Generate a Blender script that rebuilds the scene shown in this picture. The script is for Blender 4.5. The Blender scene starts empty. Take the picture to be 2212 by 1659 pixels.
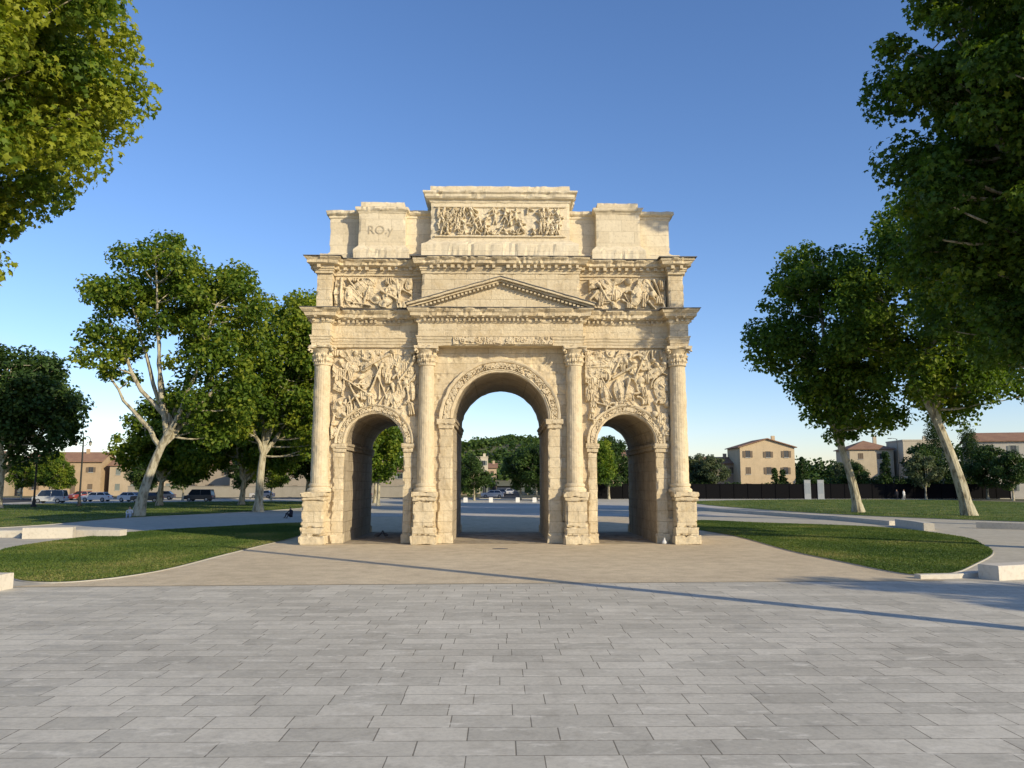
import bpy, math, random
import numpy as np
from mathutils import Vector, Matrix
R=np.random.RandomState
scene=bpy.context.scene
# ------------------------------------------------------------------ noise
def _h(ix,iy,iz,s):
    n=(ix*374761393+iy*668265263+iz*1442695041+s*974634777)&0xffffffff
    n=((n^(n>>13))*1274126177)&0xffffffff
    n=((n^(n>>15))*1103515245)&0xffffffff
    return ((n^(n>>16))&0xffff)/65535.0
def vn(P,sc,s=0):
    Q=np.asarray(P,float)*sc+1000.0
    I=np.floor(Q).astype(np.int64);F=Q-I;F=F*F*(3-2*F)
    r=0
    for a in (0,1):
        for b in (0,1):
            for c in (0,1):
                w=(F[:,0] if a else 1-F[:,0])*(F[:,1] if b else 1-F[:,1])*(F[:,2] if c else 1-F[:,2])
                r=r+w*_h(I[:,0]+a,I[:,1]+b,I[:,2]+c,s)
    return r
def fbm(P,sc,s=0,o=3):
    r=0;a=.5;t=0
    for k in range(o):
        r=r+a*vn(P,sc*2**k,s+k);t+=a;a*=.5
    return r/t
# ------------------------------------------------------------------ mesh builder
class MB:
    def __init__(s): s.v=[];s.f=[];s.m=[];s.n=0;s.t=[]
    def add(s,V,F,mi=0,tint=None):
        V=np.asarray(V,float).reshape(-1,3);F=np.asarray(F,np.int64)
        if F.ndim==1:F=F[None,:]
        s.v.append(V);s.f.append(F+s.n);s.n+=len(V)
        s.m.append(np.full(len(F),mi,np.int32))
        s.t.append(np.full(len(F),.5) if tint is None else np.asarray(tint,float))
    def build(s,name,mats,parent=None,smooth=False,loc=None,tint=False,link=True):
        me=bpy.data.meshes.new(name)
        V=np.concatenate(s.v)
        me.vertices.add(len(V));me.vertices.foreach_set('co',V.astype(np.float32).ravel())
        tot=np.concatenate([np.full(len(f),f.shape[1],np.int32) for f in s.f])
        lp=np.concatenate([f.ravel() for f in s.f]).astype(np.int32)
        st=np.concatenate([[0],np.cumsum(tot)[:-1]]).astype(np.int32)
        me.loops.add(len(lp));me.loops.foreach_set('vertex_index',lp)
        me.polygons.add(len(tot));me.polygons.foreach_set('loop_start',st)
        try: me.polygons.foreach_set('loop_total',tot)
        except Exception: pass
        me.polygons.foreach_set('material_index',np.concatenate(s.m))
        for m in mats: me.materials.append(m)
        me.update(calc_edges=True)
        if tint:
            a=me.attributes.new('tint','FLOAT','FACE');a.data.foreach_set('value',np.concatenate(s.t).astype(np.float32))
        me.polygons.foreach_set('use_smooth',np.full(len(tot),smooth))
        me.validate()
        if not link: return me
        ob=bpy.data.objects.new(name,me);scene.collection.objects.link(ob)
        if loc is not None: ob.location=loc
        if parent: ob.parent=parent
        return ob
def empty(name,loc=(0,0,0),rz=0):
    e=bpy.data.objects.new(name,None);scene.collection.objects.link(e);e.location=loc;e.rotation_euler[2]=rz;e.empty_display_size=.5
    return e
def gf(nu,nv):
    i,j=np.meshgrid(np.arange(nu-1),np.arange(nv-1),indexing='ij');a=(i*nv+j).ravel()
    return np.stack([a,a+nv,a+nv+1,a+1],1)
def box(M,x0,x1,y0,y1,z0,z1,mi=0):
    V=[(x,y,z) for x in (x0,x1) for y in (y0,y1) for z in (z0,z1)]
    M.add(V,[[0,1,3,2],[4,6,7,5],[0,4,5,1],[2,3,7,6],[0,2,6,4],[1,5,7,3]],mi)
def rbox(M,x0,x1,y0,y1,z0,z1,mi=0,step=.14,amp=.02,chip=.06,seed=0):
    lo=np.array([x0,y0,z0]);hi=np.array([x1,y1,z1]);c=(lo+hi)/2;chip=chip*1.3
    for ax in range(3):
        u,v=[a for a in range(3) if a!=ax]
        nu=max(2,min(140,int((hi[u]-lo[u])/step)+2));nv=max(2,min(140,int((hi[v]-lo[v])/step)+2))
        A,B=np.meshgrid(np.linspace(lo[u],hi[u],nu),np.linspace(lo[v],hi[v],nv),indexing='ij')
        for s in (lo[ax],hi[ax]):
            P=np.zeros((nu*nv,3));P[:,u]=A.ravel();P[:,v]=B.ravel();P[:,ax]=s
            ext=((np.abs(P-lo)<1e-6)|(np.abs(P-hi)<1e-6)).sum(1)
            D=np.stack([vn(P,2.3,seed+k)*.6+vn(P,6,seed+7+k)*.4-.5 for k in range(3)],1)*2*amp
            n=vn(P,3.1,seed+20)*.5+vn(P,7.,seed+21)*.5
            ch=np.where(ext>=2,np.clip((n-.45)*4,0,1)*chip,0)
            dirc=c-P;dirc[:,2]*=.3;L=np.linalg.norm(dirc,axis=1,keepdims=True)+1e-6
            M.add(P+D+dirc/L*ch[:,None],gf(nu,nv),mi)
def sweep(M,path,prof,mi=0,seg=.25,amp=.008,chip=.03,seed=0,closed=True):
    path=[np.array(p,float) for p in path];n=len(path);pts=[];nor=[]
    def en(a,b):
        d=(b-a)/np.linalg.norm(b-a);return np.array([d[1],-d[0]])
    for i in range(n if closed else n-1):
        a=path[i];b=path[(i+1)%n]
        e=en(a,b)
        pe=en(path[i-1],a) if (closed or i>0) else e
        m=(pe+e)/(1+pe.dot(e))
        pts.append(a);nor.append(m)
        k=int(np.linalg.norm(b-a)/seg)
        for j in range(1,k+1):
            t=j/(k+1);pts.append(a+(b-a)*t);nor.append(e)
    if closed: pts.append(pts[0]);nor.append(nor[0])
    else: pts.append(path[-1]);nor.append(en(path[-2],path[-1]))
    pts=np.array(pts);nor=np.array(nor);pr=np.array(prof,float)
    mo=pr[:,0].max()
    P=np.zeros((len(pts),len(pr),3))
    P[:,:,:2]=pts[:,None,:]+nor[:,None,:]*pr[None,:,0:1]
    P[:,:,2]=pr[None,:,1]
    F=P.reshape(-1,3)
    nz=vn(F,3.,seed+3)*.5+vn(F,8.,seed+4)*.5
    dz=(vn(F,4,seed)-.5)*2*amp
    o=np.clip((nz-.5)*4,0,1)*chip*np.tile((pr[:,0]>mo*.6)&(pr[:,0]>.01),len(pts))
    F=F.copy();F[:,2]+=dz;F[:,:2]-=np.repeat(nor,len(pr),0)*(o+(vn(F,5,seed+9)-.5)*amp)[:,None]
    M.add(F,gf(len(pts),len(pr)),mi)
def tube(M,P,r,sides=8,mi=0,seed=None):
    P=np.array(P,float);r=np.array(r,float);n=len(P)
    T=np.gradient(P,axis=0);T/=np.linalg.norm(T,axis=1,keepdims=True)+1e-9
    ref=np.array([0.,0,1]) if abs(T[:,2]).mean()<.8 else np.array([1.,0,0])
    U=np.cross(T,ref);U/=np.linalg.norm(U,axis=1,keepdims=True)+1e-9;W=np.cross(T,U)
    a=np.linspace(0,2*math.pi,sides+1)
    rr=r[:,None]*np.ones(sides+1)
    if seed is not None:
        Q=np.stack([np.repeat(np.arange(n),sides+1)*.7,np.tile(np.cos(a),n),np.tile(np.sin(a),n)],1)
        rr=rr*(.88+.26*vn(Q,1.3,seed).reshape(n,-1))
    V=P[:,None,:]+rr[:,:,None]*(np.cos(a)[None,:,None]*U[:,None,:]+np.sin(a)[None,:,None]*W[:,None,:])
    M.add(V.reshape(-1,3),gf(n,sides+1),mi)
def lathe(M,cx,cy,prof,sides=28,mi=0,mod=None,amp=0,seed=0,a0=0):
    pr=np.array(prof,float);a=np.linspace(0,2*math.pi,sides+1)+a0
    rr=pr[:,0:1]*np.ones(sides+1)
    if mod is not None: rr=rr+mod(a[None,:],pr[:,1:2])
    V=np.zeros((len(pr),sides+1,3));V[:,:,0]=cx+rr*np.cos(a);V[:,:,1]=cy+rr*np.sin(a);V[:,:,2]=pr[:,1:2]
    V=V.reshape(-1,3)
    if amp: 
        d=(vn(V,2.2,seed)*.6+vn(V,6,seed+1)*.4-.5)*2*amp
        c=np.array([cx,cy]);u=V[:,:2]-c;u/=np.linalg.norm(u,axis=1,keepdims=True)+1e-6
        V[:,:2]+=u*d[:,None]
    M.add(V,gf(len(pr),sides+1),mi)
# ------------------------------------------------------------------ materials
def newmat(name,rough=.85,spec=.2):
    m=bpy.data.materials.new(name);m.use_nodes=True;nt=m.node_tree
    b=nt.nodes['Principled BSDF'];b.inputs['Roughness'].default_value=rough
    b.inputs['Specular IOR Level'].default_value=spec
    return m,nt,b
def nd(nt,t,**k):
    n=nt.nodes.new(t)
    for a,v in k.items():
        if a in n.inputs: n.inputs[a].default_value=v
        else: setattr(n,a,v)
    return n
def L(nt,a,b): nt.links.new(a,b)
def ramp(nt,src,stops):
    r=nt.nodes.new('ShaderNodeValToRGB');e=r.color_ramp.elements
    while len(e)<len(stops): e.new(.5)
    for i,(p,c) in enumerate(stops):
        e[i].position=p;e[i].color=(c if len(c)==4 else (*c,1))
    L(nt,src,r.inputs[0]);return r.outputs[0]
def mixc(nt,f,a,b,mode='MIX'):
    m=nt.nodes.new('ShaderNodeMix');m.data_type='RGBA';m.blend_type=mode
    for s,i in ((f,0),(a,6),(b,7)):
        if hasattr(s,'is_linked') or hasattr(s,'links'): L(nt,s,m.inputs[i])
        else: m.inputs[i].default_value=s if i==0 else (*s,1) if len(s)==3 else s
    return m.outputs[2]
def noise(nt,vec,scale,detail=5,rough=.6):
    n=nd(nt,'ShaderNodeTexNoise');n.inputs['Scale'].default_value=scale;n.inputs['Detail'].default_value=detail;n.inputs['Roughness'].default_value=rough
    L(nt,vec,n.inputs['Vector']);return n.outputs['Fac']
def mathn(nt,op,a,b=None):
    m=nt.nodes.new('ShaderNodeMath');m.operation=op
    for i,s in enumerate((a,b)):
        if s is None: continue
        if isinstance(s,(int,float)): m.inputs[i].default_value=s
        else: L(nt,s,m.inputs[i])
    return m.outputs[0]
def mapping(nt,vec,scale):
    m=nt.nodes.new('ShaderNodeMapping');m.inputs['Scale'].default_value=scale;L(nt,vec,m.inputs['Vector']);return m.outputs[0]
def bump(nt,b,h,st=.4,dist=.02,prev=None):
    n=nt.nodes.new('ShaderNodeBump');n.inputs['Strength'].default_value=st;n.inputs['Distance'].default_value=dist
    L(nt,h,n.inputs['Height'])
    if prev: L(nt,prev,n.inputs['Normal'])
    L(nt,n.outputs[0],b.inputs['Normal']);return n.outputs[0]
def stone(name,ca,cb,blocks=True,bw=1.15,rh=.52,stain=.5,bst=.5,cc=None):
    m,nt,b=newmat(name,.92,.12)
    tc=nt.nodes.new('ShaderNodeTexCoord').outputs['Object']
    n1=noise(nt,tc,.55,4);n2=noise(nt,tc,7,6,.7);n3=noise(nt,tc,30,4,.7);n4=noise(nt,tc,1.7,5,.65)
    col=mixc(nt,ramp(nt,n1,[(.35,(0,0,0)),(.65,(1,1,1))]),ca,cb)
    if cc: col=mixc(nt,ramp(nt,n4,[(.5,(0,0,0)),(.66,(.7,.7,.7))]),col,cc)
    if blocks:
        sx=nt.nodes.new('ShaderNodeSeparateXYZ');L(nt,tc,sx.inputs[0])
        cx=nt.nodes.new('ShaderNodeCombineXYZ');L(nt,mathn(nt,'ADD',sx.outputs[0],sx.outputs[1]),cx.inputs[0])
        wz=mathn(nt,'MULTIPLY',mathn(nt,'SUBTRACT',noise(nt,tc,1.3,2),.5),.05)
        L(nt,mathn(nt,'ADD',sx.outputs[2],wz),cx.inputs[1])
        br=nd(nt,'ShaderNodeTexBrick');L(nt,cx.outputs[0],br.inputs['Vector'])
        br.inputs['Color1'].default_value=(1,1,1,1);br.inputs['Color2'].default_value=(.84,.81,.76,1);br.inputs['Mortar'].default_value=(.5,.46,.4,1)
        for k,v in (('Scale',1),('Mortar Size',.009),('Mortar Smooth',.3),('Brick Width',bw),('Row Height',rh),('Bias',-.2)): br.inputs[k].default_value=v
        col=mixc(nt,.7,col,br.outputs['Color'],'MULTIPLY')
    st=noise(nt,mapping(nt,tc,(1.6,1.6,.35)),1.2,6,.65)
    col=mixc(nt,mathn(nt,'MULTIPLY',ramp(nt,st,[(.53,(0,0,0)),(.70,(1,1,1))]),stain),col,(ca[0]*.44,ca[1]*.43,ca[2]*.44))
    st2=noise(nt,mapping(nt,tc,(1,1,.7)),2.6,7,.75)
    col=mixc(nt,mathn(nt,'MULTIPLY',ramp(nt,st2,[(.60,(0,0,0)),(.72,(1,1,1))]),stain*.8),col,(ca[0]*.38,ca[1]*.36,ca[2]*.35))
    col=mixc(nt,.5,col,ramp(nt,n2,[(.3,(.60,.57,.53)),(.50,(1,1,1)),(.8,(1.0,1.0,1.0))]),'MULTIPLY')
    L(nt,col,b.inputs['Base Color'])
    h=mathn(nt,'ADD',mathn(nt,'MULTIPLY',n2,1.0),mathn(nt,'MULTIPLY',n3,.35))
    if cc: h=mathn(nt,'ADD',h,mathn(nt,'MULTIPLY',n4,.8))
    if blocks: h=mathn(nt,'SUBTRACT',h,mathn(nt,'MULTIPLY',br.outputs['Fac'],.8))
    bump(nt,b,h,bst,.05)
    return m
def plain(name,c,rough=.7,spec=.3,var=.15,sc=3,metal=0):
    m,nt,b=newmat(name,rough,spec)
    tc=nt.nodes.new('ShaderNodeTexCoord').outputs['Object']
    n=noise(nt,tc,sc,5)
    col=mixc(nt,n,tuple(x*(1-var) for x in c),tuple(x*(1+var) for x in c))
    L(nt,col,b.inputs['Base Color']);b.inputs['Metallic'].default_value=metal
    return m
ST=stone('limestone_blocks',(.69,.59,.41),(.61,.51,.345),stain=.4,bst=.7,cc=(.56,.45,.28))
ST2=stone('limestone_attic',(.74,.65,.475),(.67,.585,.42),True,1.3,.6,.2,.35)
STR=stone('limestone_carved',(.68,.58,.40),(.60,.50,.34),False,stain=.35,bst=.5,cc=(.56,.45,.285))
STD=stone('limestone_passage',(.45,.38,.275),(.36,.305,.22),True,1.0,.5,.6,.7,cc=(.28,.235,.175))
LEAD=plain('lead_flashing',(.16,.155,.15),.6)
# leaves
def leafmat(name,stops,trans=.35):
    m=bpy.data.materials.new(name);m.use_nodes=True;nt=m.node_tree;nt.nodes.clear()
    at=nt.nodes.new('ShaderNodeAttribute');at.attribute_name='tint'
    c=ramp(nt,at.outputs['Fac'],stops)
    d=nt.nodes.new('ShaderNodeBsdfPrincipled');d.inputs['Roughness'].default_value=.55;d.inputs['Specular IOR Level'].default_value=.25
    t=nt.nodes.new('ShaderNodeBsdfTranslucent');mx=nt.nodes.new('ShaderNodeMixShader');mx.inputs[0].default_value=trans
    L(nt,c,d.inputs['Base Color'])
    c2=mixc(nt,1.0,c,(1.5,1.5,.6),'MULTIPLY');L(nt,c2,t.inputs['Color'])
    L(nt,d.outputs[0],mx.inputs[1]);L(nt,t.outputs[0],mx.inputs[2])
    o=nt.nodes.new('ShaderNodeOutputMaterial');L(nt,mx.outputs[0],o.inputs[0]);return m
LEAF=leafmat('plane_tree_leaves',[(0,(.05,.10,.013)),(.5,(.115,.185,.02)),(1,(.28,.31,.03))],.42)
LEAFD=leafmat('dark_leaves',[(0,(.025,.052,.013)),(.5,(.042,.085,.017)),(1,(.085,.13,.025))],.25)
LEAFO=leafmat('olive_leaves',[(0,(.06,.09,.04)),(.5,(.10,.13,.06)),(1,(.17,.19,.09))],.25)
def barkmat():
    m,nt,b=newmat('plane_bark',.9,.1)
    tc=nt.nodes.new('ShaderNodeTexCoord').outputs['Object']
    n=noise(nt,mapping(nt,tc,(3,3,1)),1.4,3,.5);n2=noise(nt,mapping(nt,tc,(8,8,2)),3,5)
    c=ramp(nt,n,[(.38,(.22,.19,.13)),(.46,(.40,.36,.25)),(.6,(.50,.46,.34))])
    c=mixc(nt,.5,c,ramp(nt,n2,[(.3,(.5,.5,.5)),(.6,(1,1,1))]),'MULTIPLY')
    L(nt,c,b.inputs['Base Color']);bump(nt,b,n2,.5,.04);return m
BARK=barkmat()
# ------------------------------------------------------------------ relief painter
def relief(w,h,step,seed,kind='weapons',dens=1.0,s=1.0):
    nx=int(w/step)+1;nz=int(h/step)+1
    X,Z=np.meshgrid(np.linspace(0,w,nx),np.linspace(0,h,nz),indexing='ij')
    H=np.zeros((nx,nz));r=R(seed)
    def put(mask,val):
        nonlocal H
        H=np.where(mask,np.maximum(val,H*.55+val*.45),H)
    def cap(px,pz,a,Lh,rad,hh):
        dx=(X-px)*math.cos(a)+(Z-pz)*math.sin(a);dz=-(X-px)*math.sin(a)+(Z-pz)*math.cos(a)
        ex=np.clip(np.abs(dx)-Lh,0,9);q=(dz**2+ex**2)/rad**2
        put(q<1,hh*np.sqrt(np.clip(1-q,0,1))+.02*s)
    n=int(w*h*dens*5/s**2)
    for k in range(n):
        cx,cz=r.uniform(-.1,w+.1),r.uniform(-.1,h+.1)
        t=r.uniform();base=r.uniform(.03,.09)*s
        if kind=='weapons':
            a=r.uniform(0,math.pi)
            if t<.34:   # shield
                A,B=r.uniform(.30,.62)*s,r.uniform(.18,.32)*s
                dx=(X-cx)*math.cos(a)+(Z-cz)*math.sin(a);dz=-(X-cx)*math.sin(a)+(Z-cz)*math.cos(a)
                q=(dx/A)**2+(dz/B)**2
                v=base+.06*s*np.sqrt(np.clip(1-q,0,1))+.02*s*((q>.72))+.04*s*(q<.05)
                if r.uniform()<.5: v=v+.018*s*(np.abs(dz)<.02*s)+.012*s*(np.abs(np.abs(dx)-A*.45)<.02*s)
                put(q<1,v)
            elif t<.52: # spear / sword
                Lh=r.uniform(.3,.95)*s;rad=r.uniform(.03,.065)*s
                a=r.normal(math.pi/2,.75)
                dx=(X-cx)*math.cos(a)+(Z-cz)*math.sin(a);dz=-(X-cx)*math.sin(a)+(Z-cz)*math.cos(a)
                rr=rad*(1+.9*np.clip((dx-Lh*.6)/(Lh*.2),0,1)*(1-np.clip((dx-Lh*.8)/(Lh*.2),0,1)))
                put((np.abs(dx)<Lh)&(np.abs(dz)<rr),base+.05*s+rad*np.sqrt(np.clip(1-(dz/rr)**2,0,1)))
            elif t<.68: # trumpet / bow arcs
                rd=r.uniform(.18,.5)*s;th=r.uniform(.035,.07)*s
                d=np.hypot(X-cx,Z-cz);an=np.arctan2(Z-cz,X-cx);a0=r.uniform(-3,3);dd=np.abs((an-a0+math.pi)%(2*math.pi)-math.pi)
                put((np.abs(d-rd)<th)&(dd<r.uniform(.7,1.6)),base+.04*s+th*np.sqrt(np.clip(1-((d-rd)/th)**2,0,1)))
            elif t<.84: # cuirass / drapery folds
                A=r.uniform(.16,.3)*s
                for q_ in range(3): cap(cx+(q_-1)*.09*s,cz,math.pi/2+r.normal(0,.15),A,.06*s,base+.06*s)
            else:
                A,B=r.uniform(.1,.24)*s,r.uniform(.08,.18)*s
                dx=(X-cx)*math.cos(a)+(Z-cz)*math.sin(a);dz=-(X-cx)*math.sin(a)+(Z-cz)*math.cos(a)
                q=(dx/A)**2+(dz/B)**2
                put(q<1,base+.12*s*np.sqrt(np.clip(1-q,0,1)))
        elif kind=='scroll':
            rd=r.uniform(.05,.12);th=.03;d=np.hypot(X-cx,Z-cz)
            put(np.abs(d-rd)<th,.04+th*np.sqrt(np.clip(1-((d-rd)/th)**2,0,1)));put(d<rd*.4,.06+0*d)
        else:
            a=math.pi/2+r.normal(0,.35)
            hh=r.uniform(.08,.13)*s
            cap(cx,cz,a,.15*s,.075*s,hh)
            ux,uz=math.cos(a),math.sin(a)
            cap(cx+ux*.29*s,cz+uz*.29*s,a,.02*s,.055*s,hh)
            for sg in (-1,1):
                b=a+math.pi+sg*r.uniform(.2,.9);cap(cx-ux*.14*s+math.cos(b)*.15*s,cz-uz*.14*s+math.sin(b)*.15*s,b,.15*s,.038*s,hh*.8)
                b=a+sg*r.uniform(.8,2.2);cap(cx+ux*.13*s+math.cos(b)*.13*s,cz+uz*.13*s+math.sin(b)*.13*s,b,.12*s,.03*s,hh*.8)
    Q=np.stack([X.ravel(),Z.ravel(),0*X.ravel()+seed],1)
    H=H*(.45+.85*np.clip(vn(Q,1.7,seed).reshape(H.shape)*1.3,0,1))+.035*s*(fbm(Q,7,seed+2).reshape(H.shape)-.5)
    return X,Z,H
def panel(M,x0,x1,z0,z1,y,seed,kind='weapons',dens=1.,s=1.,step=.025,gain=1.3,hole=None,mi=0):
    X,Z,H=relief(x1-x0,z1-z0,step,seed,kind,dens,s)
    nx,nz=X.shape;H=H*gain
    Y=y-H
    Y[0,:]=Y[-1,:]=y+.06;Y[:,0]=Y[:,-1]=y+.06
    V=np.stack([X+x0,Y,Z+z0],2).reshape(-1,3);F=gf(nx,nz)
    if hole:
        ins=np.hypot(V[:,0]-hole[0],np.maximum(V[:,2]-hole[1],0))<hole[2]
        F=F[~ins[F].all(1)]
    M.add(V,F,mi)
# ------------------------------------------------------------------ TRIUMPHAL ARCH
D=8.4
arch=empty('triumphal_arch',(0,0,0))
HOLES=[(0,6.05,2.35),(-6.22,4.85,1.45),(6.22,4.85,1.45)]
def wallsheet(M,y,front=True):
    st=.07;xs=np.arange(-9.15,9.1501,st);xs=np.linspace(-9.15,9.15,len(xs));zs=np.linspace(0,9.7,int(9.7/st))
    X,Z=np.meshgrid(xs,zs,indexing='ij');V=np.stack([X.ravel(),np.full(X.size,float(y)),Z.ravel()],1);F=gf(len(xs),len(zs))
    sg=-1 if front else 1
    e=fbm(V,1.1,5,3);V[:,1]+=sg*.06*(e-.5)
    er=np.clip((fbm(V,2.2,33,3)-.54)*6,0,1);V[:,1]-=sg*.07*er
    ins=np.zeros(len(V),bool)
    for cx,cz,r in HOLES:
        d=V[:,0]-cx;up=V[:,2]>cz;q=np.where(up,np.hypot(d,V[:,2]-cz),np.abs(d))
        i=q<r-.001;ins|=i
        w=np.where(i&up)[0];k=r/np.maximum(q[w],1e-3)
        near=(q[w]>r-.16);ww=w[near];kk=k[near]
        V[ww,0]=cx+d[ww]*kk;V[ww,2]=cz+(V[ww,2]-cz)*kk
        w=np.where(i&~up&(q>r-.16))[0];V[w,0]=cx+np.sign(d[w])*r
    F=F[~ins[F].all(1)]
    M.add(V,F)
M=MB();wallsheet(M,0);wallsheet(M,D,False)
rbox(M,-9.15,-9.05,0,D,0,9.7,0,.2,.02);rbox(M,9.05,9.15,0,D,0,9.7,0,.2,.02)
M.build('body_walls',[ST],arch)
M=MB()
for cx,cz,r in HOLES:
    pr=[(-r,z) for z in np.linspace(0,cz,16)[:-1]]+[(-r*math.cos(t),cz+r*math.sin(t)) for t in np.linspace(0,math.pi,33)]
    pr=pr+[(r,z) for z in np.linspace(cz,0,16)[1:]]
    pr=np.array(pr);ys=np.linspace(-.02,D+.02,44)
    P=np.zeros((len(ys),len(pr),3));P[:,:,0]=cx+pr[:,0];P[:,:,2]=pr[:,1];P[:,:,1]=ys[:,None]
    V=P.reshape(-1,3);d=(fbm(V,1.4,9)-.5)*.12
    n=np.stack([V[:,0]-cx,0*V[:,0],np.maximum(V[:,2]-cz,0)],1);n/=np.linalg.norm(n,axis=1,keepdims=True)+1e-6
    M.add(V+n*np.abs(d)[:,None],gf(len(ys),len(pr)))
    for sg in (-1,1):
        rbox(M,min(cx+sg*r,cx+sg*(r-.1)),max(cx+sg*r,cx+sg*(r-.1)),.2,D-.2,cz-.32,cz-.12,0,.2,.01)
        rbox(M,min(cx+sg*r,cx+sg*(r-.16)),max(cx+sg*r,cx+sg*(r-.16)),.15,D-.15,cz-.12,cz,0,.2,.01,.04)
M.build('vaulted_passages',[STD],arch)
M=MB()
def pier(x0,x1,zt,cap,y=-.13,fr=True):
    yy=(y,.1) if fr else (D-.1,D-y)
    rbox(M,x0,x1,yy[0],yy[1],.4,zt,0,.09,.03,.09,int(abs(x0)*10))
    o=.09
    rbox(M,x0-o*.6,x1+o*.6,yy[0]-(o if fr else 0),yy[1]+(0 if fr else o),-.05,.45,0,.09,.05,.12,int(abs(x0)*7))
    rbox(M,x0-.06,x1+.06,yy[0]-.07,yy[1]+.02,zt,zt+cap*.45,0,.07,.015,.06)
    rbox(M,x0-.11,x1+.11,yy[0]-.13,yy[1]+.03,zt+cap*.45,zt+cap,0,.07,.018,.08)
for fr in (True,False):
    for s in (-1,1):
        for a,b,zt,cap in ((2.36,3.03,5.58,.46),(4.32,4.76,4.42,.42),(7.68,8.2,4.42,.42)):
            x0,x1=sorted((s*a,s*b));pier(x0,x1,zt,cap,fr=fr)
rbox(M,-4.4,-2.95,-.06,.1,-.05,1.0,0,.1,.04,.08,3);rbox(M,2.95,4.4,-.06,.1,-.05,1.0,0,.1,.04,.08,4)
rbox(M,-8.5,-8.15,-.1,.1,-.05,1.2,0,.1,.04,.08,5);rbox(M,8.15,8.5,-.1,.1,-.05,1.2,0,.1,.04,.08,6)
M.build('piers',[ST],arch)
M=MB()
def archivolt(cx,cz,ri,ro,seed,fr=True):
    w=ro-ri;n=int(math.pi*ro/.03)
    pr=[(ri-.0,.25,0),(ri-.01,-.1,0),(ri+.02,-.13,0),(ri+.1*w,-.13,0),(ri+.13*w,-.17,0),(ri+.2*w,-.17,0),(ri+.24*w,-.12,0)]
    for k in range(11): pr.append((ri+(.26+.044*k)*w,-.11,1))
    pr+=[(ri+.74*w,-.13,0),(ri+.78*w,-.19,0),(ri+.9*w,-.22,0),(ri+w,-.22,0),(ri+w,.05,0)]
    pr=np.array(pr);th=np.linspace(0,math.pi,n)
    X,Z,H=relief(math.pi*(ri+ro)/2,.6*w,.03,seed,'scroll',14,1.)
    hi=np.zeros((n,len(pr)));jj=np.linspace(1,H.shape[1]-2,11).astype(int);ii=np.linspace(0,H.shape[0]-1,n).astype(int)
    hi[:,7:18]=H[np.ix_(ii,jj)]*1.5
    P=np.zeros((n,len(pr),3));P[:,:,0]=cx-pr[:,0]*np.cos(th)[:,None];P[:,:,2]=cz+pr[:,0]*np.sin(th)[:,None]
    Y=pr[None,:,1]-hi
    P[:,:,1]=Y if fr else D-Y
    V=P.reshape(-1,3);V=V+(np.stack([vn(V,4,k) for k in range(3)],1)-.5)*.05+(np.stack([vn(V,1.3,k+5) for k in range(3)],1)-.5)*.04
    M.add(V,gf(n,len(pr)))
archivolt(0,6.05,2.35,3.0,1);archivolt(-6.22,4.85,1.45,1.93,2);archivolt(6.22,4.85,1.45,1.93,3)
archivolt(0,6.05,2.35,3.0,4,False);archivolt(-6.22,4.85,1.45,1.93,5,False);archivolt(6.22,4.85,1.45,1.93,6,False)
M.build('archivolts',[STR],arch)
M=MB()
panel(M,-8.34,-4.2,4.95,9.5,-.02,11,dens=1.5,s=1.0,gain=1.7,hole=(-6.22,4.85,1.9))
panel(M,4.2,8.34,4.95,9.5,-.02,12,dens=1.5,s=1.0,gain=1.7,hole=(6.22,4.85,1.9))
M.build('trophy_reliefs',[STR],arch)
M=MB()
def column(cx,cy,r,seed,zb=2.48,zt=9.63):
    lathe(M,cx,cy,[(r*.9,zb),(r*1.32,zb),(r*1.35,zb+.1),(r*1.28,zb+.15),(r*1.12,zb+.2),(r*1.1,zb+.25),(r*1.18,zb+.28),(r*1.18,zb+.36),(r*1.03,zb+.41)],32,0,None,.03,seed)
    zs=np.linspace(zb+.41,zt-.92,60);pr=[(r*(1-.14*((z-zb)/(zt-zb))**1.5),z) for z in zs]
    lathe(M,cx,cy,pr,96,0,lambda a,z:-.006*(np.abs(np.cos(a*11))<.5),.04,seed+1)
    zc=zt-.92
    prof=[];r0=r*.9
    for i in range(30):
        t=i/29.;prof.append((r0*(1+.08*t+.5*t**3.5),zc+.02+t*.74))
    def mod(a,z):
        t=(z-zc)/.76
        k1=np.clip(1-np.abs(t-.27)/.13,0,1)*.12*(np.abs(np.cos(4*a))**.5)
        k2=np.clip(1-np.abs(t-.58)/.14,0,1)*.15*(np.abs(np.sin(4*a))**.5)
        k0=.045*np.abs(np.cos(4*a))*(t<.25)+.05*np.abs(np.sin(4*a))*((t>.32)&(t<.5))
        return k0+k1+k2+.02*np.cos(24*a)*(t<.7)
    lathe(M,cx,cy,prof,80,0,mod,.05,seed+2)
    lathe(M,cx,cy,[(r*.9,zc-.06),(r*1.04,zc-.03),(r*1.04,zc+.02),(r*.9,zc+.05)],32)
    for sx in (-1,1):
        for sy in (-1,1):
            a=np.linspace(0,5,14);rr=.13*(1-a/6.5)
            vx=cx+sx*(r*1.2+rr*np.cos(a)*.7-.02);vy=cy+sy*(r*1.2+rr*np.cos(a)*.7-.02);vz=zt-.29+rr*np.sin(a)
            tube(M,np.stack([vx,vy,vz],1),np.full(14,.055),6)
    h=r*1.45;rbox(M,cx-h,cx+h,cy-h,cy+h,zt-.15,zt-.01,0,.08,.02,.14,seed)
for cx,r in ((-8.82,.43),(-3.66,.41),(3.66,.41),(8.82,.43)):
    column(cx,-.22,r,int(cx*3)+40)
for cx in (-8.82,-3.66,3.66,8.82): column(cx,D+.22,.41,int(cx*3)+80)
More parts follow.
